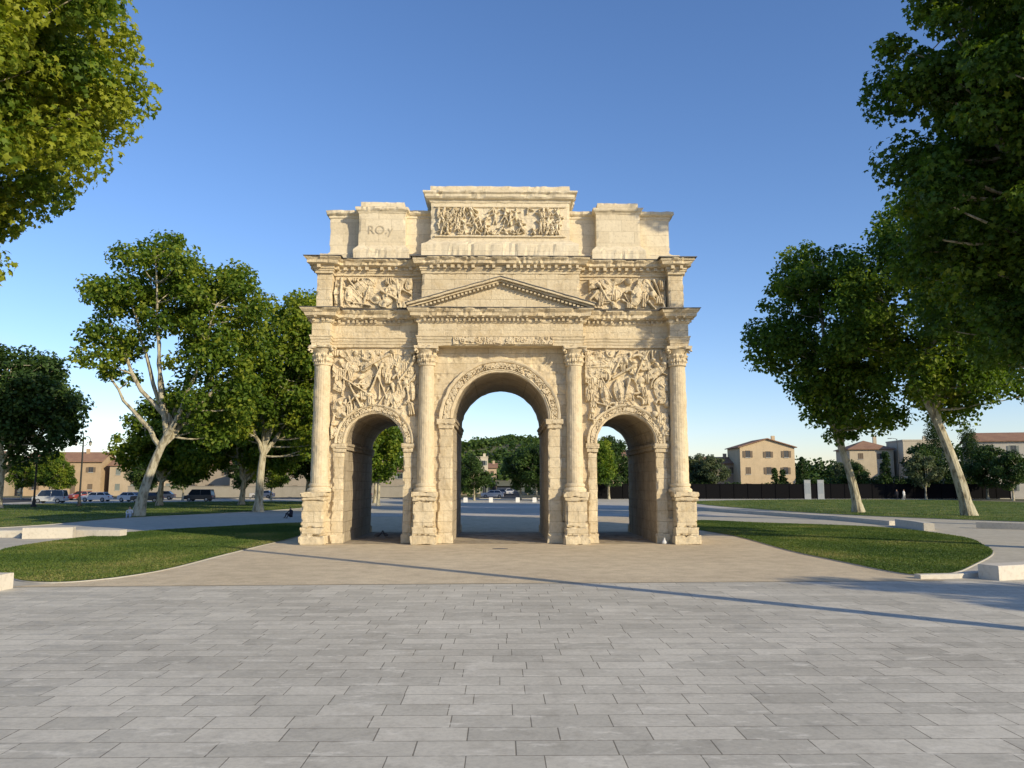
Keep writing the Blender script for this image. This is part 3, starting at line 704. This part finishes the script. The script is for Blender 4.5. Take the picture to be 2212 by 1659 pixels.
for k,x,y,s,sz in ((1,-4.3,92,1.0,1.0),(1,3.4,94,1.15,1),(1,5.9,90,1.2,1),(1,-7.5,96,1.0,1),(1,8,100,1.2,1.1),(0,-15.5,62,1.5,1.),(0,-18,75,1.5,1.1),(0,15,85,1.2,1.1),(1,19,100,1.5,1.),
  (0,-9,120,1.2,1),(1,-60,95,1.0,1),(0,-70,88,.9,1),(1,-52,92,1.2,1),(0,-30,98,1.1,1),(1,-44,98,1.2,1.),(1,-24,104,1.4,1),(0,-76,96,1.1,1),(0,-83,100,1.,1),(1,-66,110,1.2,1),(0,-37,90,1.,1)):
    small('park_tree',k,x,y,s,sz,rr.uniform(0,6))
for x,y,s in ((41,112,1.1),(38,116,1.15),(33,116,1.25),(75,100,1.1),(69,118,1.)): small('olive_tree',2,x,y,s,1,rr.uniform(0,6))
for x,y,s in ((66,108,.9),(30,122,1.3),(26,118,1.0),(80,108,1.4),(86,100,1.3),(91,92,1.4),(84,90,1.1)): small('garden_tree',1,x,y,s,1,rr.uniform(0,6))
def conic(name,x,y,h,w,seed,leaf=LEAFD,kind='cyp'):
    M=MB();r=R(seed);tube(M,[(0,0,-.1),(0,0,h*.5),(0,0,h*.92)],[.14,.1,.03],8)
    t=r.uniform(.06,1,int(h*11));rad=w*(np.sin(np.clip(t,0,1)*math.pi)**.6*(.9 if kind=='cyp' else 0)+ (1-t if kind!='cyp' else 0))
    a=r.uniform(0,6.28,len(t));C=np.c_[np.cos(a)*rad*.6,np.sin(a)*rad*.6,t*h];leaves(M,C,np.full(len(t),w*.42),60,.26,seed,1,tb=-.2)
    return M.build(name,[BARK,leaf],tint=True,loc=(x,y,0))
for i,(x,y,h,w) in enumerate(((57.5,111,7.5,1.),(72.5,109,8.5,1.2),(52.5,112,5.5,.9),(54.5,113,5.2,1.),(64,113,5,.9),(70,112,5,1.),(6.5,150,9,1.2))): conic('cypress_tree',x,y,h,w,60+i)
conic('conifer_tree',84,112,15,4.2,71,kind='con');conic('conifer_tree',88,108,13,3.5,72,kind='con');conic('conifer_tree',93,88,11,3.5,73,kind='con')
def mass(name,pts,hmin,hmax,n,cr0,lpc,ls,seed,leaf=LEAFD,wid=6):
    M=MB();r=R(seed);P=np.array(pts,float);t=r.uniform(0,len(P)-1.001,n);i=t.astype(int);f=(t-i)[:,None];Q=P[i]*(1-f)+P[i+1]*f
    hh=hmin+(hmax-hmin)*vn(np.c_[Q,np.zeros(n)],.08,seed)
    C=np.c_[Q+r.normal(0,wid/2,(n,2)),r.uniform(.05,1,n)**.7*hh];leaves(M,C,cr0*r.uniform(.7,1.3,n),lpc,ls,seed,0,tb=-.05)
    return M.build(name,[leaf],tint=True)
mass('garden_hedge',[(18,113),(92,108)],1.8,4.0,330,1.0,90,.4,5,wid=2)
mass('distant_trees',[(-230,150),(-120,185),(-40,190),(-16,185)],5,11,520,2.4,110,1.0,6,wid=14)
mass('distant_trees',[(17,190),(60,195),(130,160),(230,120)],5,12,560,2.4,110,1.0,7,wid=14)
mass('street_trees',[(-6,125),(-11,170)],4,6,50,1.4,120,.5,8,wid=2);mass('street_trees',[(9,125),(13,190)],5,7,60,1.5,120,.5,9,wid=2)
M=MB();xs=np.linspace(-420,520,120);ys=np.linspace(430,900,50);X,Y=np.meshgrid(xs,ys,indexing='ij')
def hz(X,Y):
    Q=np.c_[X.ravel(),Y.ravel(),0*X.ravel()];n=fbm(Q,.012,4,3).reshape(X.shape)
    return (40*np.exp(-((X-15)/95)**2)+9*np.exp(-((X+200)/160)**2)+10*np.exp(-((X-330)/140)**2))*np.exp(-((Y-660)/130)**2)*(.75+.5*n)-1
Z=hz(X,Y);M.add(np.stack([X,Y,Z],2).reshape(-1,3),gf(120,50),0)
r=R(9);hx=r.uniform(-400,500,3600);hy=r.uniform(480,700,3600);C=np.c_[hx,hy,hz(hx,hy)+2.0]
leaves(M,C,r.uniform(3,6,3600),26,3.2,10,1,tb=.25)
M.build('wooded_hill',[EARTH,LEAFD],tint=True)
# ------------------------------------------------------------------ BUILDINGS
TILE=stone('roof_tiles',(.32,.19,.12),(.26,.15,.10),False,stain=.3);GLS=plain('window_glass',(.03,.035,.045),.15,.6);WDF=plain('white_frame',(.5,.5,.46),.5)
PL={}
def plaster(c):
    if c not in PL: PL[c]=stone('plaster_%d'%len(PL),c,tuple(x*.88 for x in c),False,stain=.15,bst=.08)
    return PL[c]
SH={}
def house(name,x,y,w,d,h,col,roof='gable',rh=1.6,rz=0,floors=2,cols=4,shut=(.18,.22,.22),ridge='x',seed=0):
    e=empty(name,(x,y,0),rz);pm=plaster(col);hr=R(seed+int(abs(x)))
    M=MB();box(M,-w/2,w/2,0,d,-.1,h);
    if roof=='gable' and ridge=='y':
        M.add([(-w/2,0,h),(w/2,0,h),(0,0,h+rh),(-w/2,d,h),(w/2,d,h),(0,d,h+rh)],[[0,1,2],[3,5,4]])
    if roof=='gable' and ridge=='x':
        M.add([(-w/2,0,h),(-w/2,d,h),(-w/2,d/2,h+rh),(w/2,0,h),(w/2,d,h),(w/2,d/2,h+rh)],[[0,1,2],[3,5,4]])
    M.build('walls',[pm],e)
    M=MB();o=.45
    if roof=='gable' and ridge=='x':
        for s in (0,1):
            y0=-o if s==0 else d+o;z0=h-.2*1
            V=[(-w/2-o,y0,z0),(w/2+o,y0,z0),(w/2+o,d/2,h+rh+.02),(-w/2-o,d/2,h+rh+.02)];V+=[(a,b,c+.18) for a,b,c in V]
            M.add(V,[[0,1,2,3],[4,5,6,7],[0,1,5,4],[0,3,7,4],[1,2,6,5]])
    elif roof=='gable':
        for s in (-1,1):
            V=[(s*(w/2+o),-o,h-.2),(s*(w/2+o),d+o,h-.2),(0,d+o,h+rh+.02),(0,-o,h+rh+.02)];V+=[(a,b,c+.18) for a,b,c in V]
            M.add(V,[[0,1,2,3],[4,5,6,7],[0,1,5,4],[0,3,7,4],[1,2,6,5]])
    elif roof=='hip':
        k=min(w,d)/2-.01
        V=[(-w/2-o,-o,h),(w/2+o,-o,h),(w/2+o,d+o,h),(-w/2-o,d+o,h),(-w/2+k,d/2,h+rh),(w/2-k,d/2,h+rh)]
        M.add(V,[[0,1,5,4],[2,3,4,5]]);M.add(V,[[1,2,5],[3,0,4]]);box(M,-w/2-o,w/2+o,-o,d+o,h-.15,h-.005)
    else:
        box(M,-w/2-.1,w/2+.1,-.1,d+.1,h+.005,h+.3)
    M.build('roof',[TILE if roof!='flat' else pm],e)
    M=MB()
    fh=h/floors
    for f in range(floors):
        for c in range(cols):
            if f>0 and hr.uniform()<.2: continue
            cx=-w/2+w*(c+.5)/cols+hr.uniform(-.3,.3);z0=f*fh+fh*.36;z1=z0+min(1.4,fh*.45)*hr.uniform(.75,1);hw=.45
            if f==0 and c==cols//2: z0=0.02;z1=2.2
            closed=hr.uniform()<.3
            box(M,cx-hw,cx+hw,-.03,.0-.005,z0,z1,2 if closed else 0)
            for a,b,c0,c1 in ((cx-hw-.06,cx-hw,z0,z1),(cx+hw,cx+hw+.06,z0,z1),(cx-.03,cx+.03,z0,z1),(cx-hw-.06,cx+hw+.06,z1,z1+.08)): box(M,a,b,-.06,-.003,c0,c1,2)
            box(M,cx-hw-.12,cx+hw+.12,-.12,-.002,z0-.1,z0-.01,1)
            if not closed:
                for s in (-1,1):
                    a,b=sorted((cx+s*(hw+.08),cx+s*(hw+.55)));box(M,a,b,-.09,-.03,z0,z1,2)
    if shut not in SH: SH[shut]=plain('shutter_%d'%len(SH),shut,.6)
    M.build('windows',[GLS,WDF,SH[shut]],e)
    M=MB();box(M,w*.2,w*.2+.7,d*.4,d*.4+.5,h+rh*.3,h+rh+.9);M.build('chimney',[pm],e)
    return e
SB=(.16,.12,.08);SG=(.20,.22,.19)
house('ochre_house',55,123,11.3,9,10.2,(.60,.47,.30),'gable',1.6,0,3,3,SB,ridge='y')
house('house_annex',46.5,128,8,7,7,(.52,.36,.25),'gable',1.2,0,2,3,SB)
house('stucco_house',79,128,9,9,10,(.54,.46,.33),'hip',2,-.1,3,2,SB);house('stucco_house',88,124,8,9,11.5,(.54,.48,.37),'flat',.3,-.1,3,2,SG)
house('white_villa',101,112,16,9,11,(.50,.47,.40),'gable',1.6,-.25,3,4,SG)
house('terrace_house',-97,138,16,9,7.6,(.46,.34,.21),'gable',2,.1,2,4,SB);house('terrace_house',-80,140,15,9,6.8,(.50,.40,.27),'gable',1.8,.05,2,4,SG)
house('terrace_house',-115,132,14,9,7.6,(.44,.37,.27),'gable',2,.1,2,4,SG);house('terrace_house',-64,142,15,9,6.6,(.38,.32,.24),'gable',1.8,0,2,4,SB)
house('long_building',-46,132,24,9,5.6,(.36,.31,.24),'gable',1.2,0,2,6,SB);house('long_building',-24,134,18,9,5.5,(.36,.31,.24),'gable',1.2,0,2,4,SG)
house('town_house',-5.6,175,4.2,8,9.6,(.64,.56,.42),'flat',.3,0,3,2,SG);house('town_house',-10.5,150,8,8,5.8,(.50,.42,.30),'gable',1.2,0,2,2,SB)
house('town_house',-3.2,200,4,8,7.4,(.6,.46,.3),'gable',1.2,0,2,2,SB);house('town_house',16,150,9,8,7.2,(.48,.33,.22),'gable',1.6,0,2,2,SG)
house('town_house',24,140,10,9,8.6,(.56,.43,.29),'gable',1.6,0,3,3,SB)
FM=plain('dark_fence',(.010,.010,.011),1.0,.0)
e=empty('dark_fence');M=MB()
box(M,17,92,103.0,103.06,.1,2.6)
for x in np.arange(17,92.1,2.5): box(M,x-.06,x+.06,102.92,103.1,-.05,2.75)
box(M,17,92,102.95,103.09,2.6,2.67)
M.build('panels',[FM],e)
M=MB();box(M,-75,-16,122,122.3,-.05,2.1);box(M,-75.1,-15.9,121.9,122.4,2.1,2.22);M.build('boundary_wall',[plaster((.36,.33,.27))])
IP=plain('pale_panel',(.30,.32,.34),.5)
for x in (52.9,55.2):
    e=empty('information_panel',(x,97,0));M=MB();box(M,-.55,.55,-.06,.06,.12,3.3);box(M,-.62,.62,-.15,.15,-.03,.12);box(M,-.58,.58,-.08,.08,3.3,3.36);M.build('panel',[IP],e)
    M=MB();box(M,-.42,.42,-.075,-.065,1.0,2.8);M.build('face',[plain('panel_face',(.24,.27,.30),.5)],e)
# ------------------------------------------------------------------ LAMPS
LM=plain('lamp_metal',(.03,.033,.035),.6,.3);LG=plain('lamp_glass',(.4,.4,.37),.3,.5)
def lamp(x,y,h,double,k=1):
    e=empty('street_lamp',(x,y,0));M=MB()
    lathe(M,0,0,[(.001,-.05),(.2*k,-.05),(.2*k,.25),(.13*k,.35),(.1*k,1.0),(.07*k,1.1),(.055*k,h-.4),(.04*k,h)],12)
    M.build('pole',[LM],e)
    M=MB();G=MB()
    if double:
        for s in (-1,1):
            a=np.linspace(0,math.pi,12);P=np.c_[s*(.45-.45*np.cos(a)),0*a,h-.5+.5*np.sin(a)*1.1];tube(M,P,np.full(12,.045),6)
            tube(M,[(0,0,h-1.2),(s*.4,0,h-1.0),(s*.55,0,h-.6)],[.035]*3,6)
            lathe(M,s*.9,0,[(.02,h-.45),(.22,h-.6),(.26,h-.66)],8);lathe(G,s*.9,0,[(.2,h-.66),(.13,h-1.05),(.04,h-1.12)],8)
        lathe(M,0,0,[(.04,h),(.08,h+.05),(.03,h+.15),(.001,h+.35)],8)
    else:
        tube(M,[(0,0,h-.3),(-.2,0,h),(-.8,0,h+.1),(-1.1,0,h+.08)],[.05,.05,.04,.04],8);box(M,-1.7,-1.0,-.13,.13,h+.03,h+.13);box(G,-1.65,-1.1,-.1,.1,h,h+.027)
    M.build('arms',[LM],e);G.build('lantern',[LG],e)
lamp(-52.5,61,8.6,True,1.6);lamp(-55.5,56.5,8.8,False,1.6);lamp(74,107,11,False,1.3);lamp(24,106,8,False);lamp(-40,100,8,True)
lamp(31,104,7,False);lamp(14.5,-26.0,14.5,False,3.8)  # second one: unseen thick mast, added to cast the long plaza shadow
# ------------------------------------------------------------------ CARS
TY=plain('tyre_rubber',(.02,.02,.02),.85);RIM=plain('wheel_rim',(.35,.35,.36),.35,.5,metal=.7);CG=plain('car_glass',(.02,.025,.03),.08,.8)
HL=plain('head_light',(.7,.7,.7),.2,.6);TL=plain('tail_light',(.4,.02,.02),.3,.5)
def car(x,y,rz,col,van=False):
    e=empty('parked_car',(x,y,0),rz);P=plain('car_paint',col,.28,.6,.04)
    hw=.88;top=1.85 if van else 1.46
    lower=[(-2.15,.3),(-2.17,.62),(-2.1,.9),(-1.2 if not van else -1.5,.98),(1.5,1.0),(2.08,.95),(2.15,.6),(2.12,.3)]
    M=MB();rings=[]
    for yy,ins in ((-hw,.06),(-hw+.05,0),(0,-.02),(hw-.05,0),(hw,.06)):
        rings.append([(a*(1-ins*.4),yy,b-(ins*.6 if b>.8 else 0)) for a,b in lower])
    V=np.array(rings).reshape(-1,3);n=len(lower);F=[]
    for i in range(4):
        for j in range(n):
            F.append([i*n+j,(i+1)*n+j,(i+1)*n+(j+1)%n,i*n+(j+1)%n])
    M.add(V,F);M.add(V[:n],[list(range(n))]);M.add(V[-n:],[list(range(n))])
    xf=-1.15 if not van else -1.6;xf2=-.45 if not van else -1.0;xb2=1.25 if not van else 1.85;xb=1.75 if not van else 2.05
    rw=.66
    box(M,xf2,xb2,-rw,rw,top-.06,top)
    for xa,xb_ in ((xf,xf2),(.35,.35),(xb,xb2)):
        for s in (-1,1):
            tube(M,[(xa,s*(hw-.06),.96),(xb_,s*rw,top-.03)],[.04,.04],6)
    M.build('body',[P],e,smooth=False)
    M=MB();V=[(xf,-hw+.06,.97),(xb,-hw+.06,.99),(xb,hw-.06,.99),(xf,hw-.06,.97),(xf2,-rw,top-.05),(xb2,-rw,top-.05),(xb2,rw,top-.05),(xf2,rw,top-.05)]
    M.add(V,[[0,1,5,4],[1,2,6,5],[2,3,7,6],[3,0,4,7]]);M.build('windows',[CG],e)
    M=MB()
    for xx in (-1.32,1.32):
        for s in (-1,1):
            a=np.linspace(0,2*math.pi,21)
            for rad,yy0,yy1,mi in ((.32,s*.70,s*.89,0),(.2,s*.74,s*.90,1)):
                ring=np.c_[xx+rad*np.cos(a[:-1]),np.full(20,yy0),.32+rad*np.sin(a[:-1])];r2=ring.copy();r2[:,1]=yy1
                M.add(np.r_[ring,r2],[[i,(i+1)%20,20+(i+1)%20,20+i] for i in range(20)],mi);M.add(r2,[list(range(20))],mi)
    M.build('wheels',[TY,RIM],e)
    M=MB()
    for s in (-1,1):
        a,b=sorted((s*.5,s*.8));box(M,-2.2,-2.12,a,b,.62,.78,0);box(M,2.1,2.18,a,b,.68,.86,1);a,b=sorted((s*.87,s*1.02));box(M,xf+.1,xf+.22,a,b,.95,1.08,0)
    M.build('lights',[HL,TL],e)
car(-73.5,72,.15,(.04,.045,.05));car(-64.5,76,.1,(.42,.44,.46),True);car(-62,84,.0,(.7,.7,.7));car(-56,83,2.9,(.65,.65,.66));car(-52.5,80,.1,(.05,.05,.055));car(-47,86,0,(.03,.03,.035),True)
car(-44,108.5,0,(.5,.5,.5));car(-70,95,1.2,(.25,.05,.04));car(0.2,135,1.57,(.05,.05,.06));car(2.2,150,1.57,(.5,.5,.5));car(-1.5,112,0,(.6,.6,.6))
car(-34,108,0,(.6,.6,.62));car(-26,108.5,0,(.08,.08,.1));car(-58,98,.2,(.3,.3,.32))
# ------------------------------------------------------------------ PEOPLE
def figmat(name,stops):
    m,nt,b=newmat(name,.8,.2);tc=nt.nodes.new('ShaderNodeTexCoord').outputs['Object'];s=nt.nodes.new('ShaderNodeSeparateXYZ');L(nt,tc,s.inputs[0])
    c=ramp(nt,mathn(nt,'DIVIDE',s.outputs[2],2.0),stops)
    for q in nt.nodes:
        if q.bl_idname=='ShaderNodeValToRGB': q.color_ramp.interpolation='CONSTANT'
    L(nt,c,b.inputs['Base Color']);return m
def person(name,x,y,rz,pose,mat):
    if pose=='stand':
        J=[(0,0,.95,.15),(0,0,1.15,.14),(0,0,1.38,.17),(0,0,1.5,.07),(0,-.02,1.62,.095),(0,0,1.74,.07),
           (.2,0,1.42,.06),(.25,0,1.14,.045),(.24,-.06,.9,.035),(.24,-.08,.79,.03),(-.2,0,1.42,.06),(-.26,.0,1.14,.045),(-.23,-.08,.9,.035),(-.23,-.1,.79,.03),
           (.1,0,.86,.1),(.12,-.05,.48,.065),(.12,.04,.08,.045),(.13,-.12,.03,.035),(-.1,0,.86,.1),(-.12,.08,.48,.065),(-.12,.14,.08,.045),(-.13,-.0,.03,.035)]
    else:
        J=[(0,0,.16,.16),(0,-.04,.36,.15),(0,-.1,.58,.16),(0,-.13,.7,.065),(0,-.18,.82,.095),(0,-.17,.93,.07),
           (.2,-.1,.62,.06),(.27,-.25,.42,.045),(.2,-.45,.4,.035),(.16,-.52,.4,.03),(-.2,-.1,.62,.06),(-.27,-.25,.42,.045),(-.2,-.45,.4,.035),(-.16,-.52,.4,.03),
           (.11,-.05,.15,.1),(.14,-.42,.42,.07),(.13,-.6,.08,.045),(.13,-.74,.04,.035),(-.11,-.05,.15,.1),(-.14,-.42,.42,.07),(-.13,-.6,.08,.045),(-.13,-.74,.04,.035)]
    E=[(0,1),(1,2),(2,3),(3,4),(4,5),(2,6),(6,7),(7,8),(8,9),(2,10),(10,11),(11,12),(12,13),(0,14),(14,15),(15,16),(16,17),(0,18),(18,19),(19,20),(20,21)]
    me=bpy.data.meshes.new(name);me.from_pydata([j[:3] for j in J],E,[]);o=bpy.data.objects.new(name,me);scene.collection.objects.link(o)
    o.location=(x,y,0);o.rotation_euler[2]=rz;me.materials.append(mat)
    md=o.modifiers.new('skin','SKIN')
    if not me.skin_vertices: 
        bpy.context.view_layer.objects.active=o;o.select_set(True);bpy.ops.mesh.customdata_skin_add();o.select_set(False)
    for i,j in enumerate(J): me.skin_vertices[0].data[i].radius=(j[3],j[3]*.85);me.skin_vertices[0].data[i].use_root=(i==0)
    s=o.modifiers.new('sub','SUBSURF');s.levels=2;s.render_levels=2
    return o
sk=(.42,.26,.18)
mw=figmat('clothes_white',[(0,(.1,.1,.12)),(.03,(.55,.55,.55)),(.74,sk),(.86,(.05,.03,.02))])
mdk=figmat('clothes_dark',[(0,(.03,.03,.03)),(.04,(.03,.03,.04)),(.74,sk),(.86,(.03,.02,.02))])
ms=figmat('clothes_seated',[(0,(.30,.36,.45)),(.12,(.30,.38,.48)),(.17,(.6,.6,.6)),(.35,sk),(.44,(.05,.03,.02))])
msd=figmat('clothes_seated_dark',[(0,(.03,.03,.035)),(.12,(.03,.03,.04)),(.35,sk),(.42,(.03,.02,.02))])
try:
    person('standing_person',67,92,.4,'stand',mw);person('standing_person',65.6,91.6,-.5,'stand',mdk)
    person('seated_person',-31.0,28.2,.2,'sit',ms);person('seated_person',-17.2,27,-.6,'sit',msd)
    person('standing_person',-41,88,.2,'stand',mdk)
except Exception as ex: print('PERSON ERR',ex)
def blob(name,loc,prof,mat,sx=1,sy=1,amp=.03):
    M=MB();lathe(M,0,0,prof,20,0,None,amp,7);o=M.build(name,[mat],smooth=True,loc=loc);o.scale=(sx,sy,1);return o
blob('white_bag',(7.9,-.6,0),[(.001,0),(.12,.0),(.14,.06),(.12,.13),(.06,.2),(.02,.24),(.05,.28),(.001,.29)],plain('white_plastic',(.6,.6,.58),.5),1,.7,.04)
def pigeon(x,y,rz,s):
    M=MB();t=np.linspace(0,1,12);P=np.c_[-.2+.33*t,0*t,.13+.09*t**2+.0*t];tube(M,P,np.array([.004,.02,.04,.055,.065,.07,.07,.062,.05,.036,.028,.02]),10)
    tube(M,[(.09,0,.2),(.13,0,.25),(.15,0,.29),(.165,0,.31),(.185,0,.305)],[.035,.026,.03,.024,.004],8);tube(M,[(.18,0,.305),(.215,0,.296)],[.008,.002],5)
    for q in (-.025,.025): tube(M,[(.02,q,.14),(.015,q,.04),(.02,q,.0),(.05,q,.0)],[.008,.005,.004,.003],5)
    o=M.build('pigeon',[plain('pigeon_feathers',(.06,.065,.075),.7)],smooth=True,loc=(x,y,0));o.scale=(s,s,s);o.rotation_euler[2]=rz
pigeon(-6.4,3.2,.4,1.3);pigeon(-6.1,3.5,2.4,1.2)
M=MB();lathe(M,0,0,[(.001,.004),(.35,.004),(.36,-.02)],24);M.build('manhole_cover',[plain('cast_iron',(.08,.075,.07),.6)],loc=(0,-3.2,0)).scale=(1,.5,1)
# ------------------------------------------------------------------ LIGHT, SKY, CAMERA
EL=math.radians(22);az=math.radians(49)
tosun=Vector((math.sin(az)*math.cos(EL),-math.cos(az)*math.cos(EL),math.sin(EL)))
sd=bpy.data.lights.new('sun','SUN');sd.energy=5.0;sd.angle=math.radians(.5);sd.color=(1,.86,.61)
so=bpy.data.objects.new('sun',sd);scene.collection.objects.link(so);so.rotation_euler=(-tosun).to_track_quat('-Z','Y').to_euler();so.location=(60,-60,50)
w=bpy.data.worlds.new('World');scene.world=w;w.use_nodes=True;nt=w.node_tree;bg=nt.nodes['Background']
sk_=nt.nodes.new('ShaderNodeTexSky');sk_.sky_type='NISHITA';sk_.sun_disc=False;sk_.sun_elevation=EL;sk_.sun_rotation=math.atan2(tosun.x,tosun.y);sk_.air_density=1.0;sk_.dust_density=.3;sk_.ozone_density=3.0
hs=nt.nodes.new('ShaderNodeHueSaturation');hs.inputs['Saturation'].default_value=1.12;hs.inputs['Value'].default_value=1.3;L(nt,sk_.outputs[0],hs.inputs['Color'])
skc=mixc(nt,1.0,hs.outputs[0],(1.06,.98,1.08),'MULTIPLY')
tc=nt.nodes.new('ShaderNodeTexCoord').outputs['Generated']
cl=noise(nt,mapping(nt,tc,(2.5,2.5,14)),1.6,6,.6);sp=nt.nodes.new('ShaderNodeSeparateXYZ');L(nt,tc,sp.inputs[0])
band=ramp(nt,sp.outputs[2],[(.0,(1,1,1)),(.18,(0,0,0))]);lf=ramp(nt,mathn(nt,'ADD',sp.outputs[0],1.0),[(.5,(1,1,1)),(.68,(0,0,0))])
f=mathn(nt,'MULTIPLY',mathn(nt,'MULTIPLY',ramp(nt,cl,[(.46,(0,0,0)),(.62,(.8,.8,.8))]),band),lf)
L(nt,mixc(nt,f,skc,(5.5,5.7,6.0)),bg.inputs[0]);bg.inputs[1].default_value=.135
cd=bpy.data.cameras.new('camera');co=bpy.data.objects.new('camera',cd);scene.collection.objects.link(co)
cd.sensor_width=36;cd.lens=27.67;cd.clip_end=6000;cd.clip_start=.1
co.location=(0,-39,2.94);co.rotation_euler=(math.radians(97.12),0,math.radians(-.84));scene.camera=co
scene.view_settings.view_transform='Standard';scene.view_settings.look='None';scene.view_settings.exposure=0
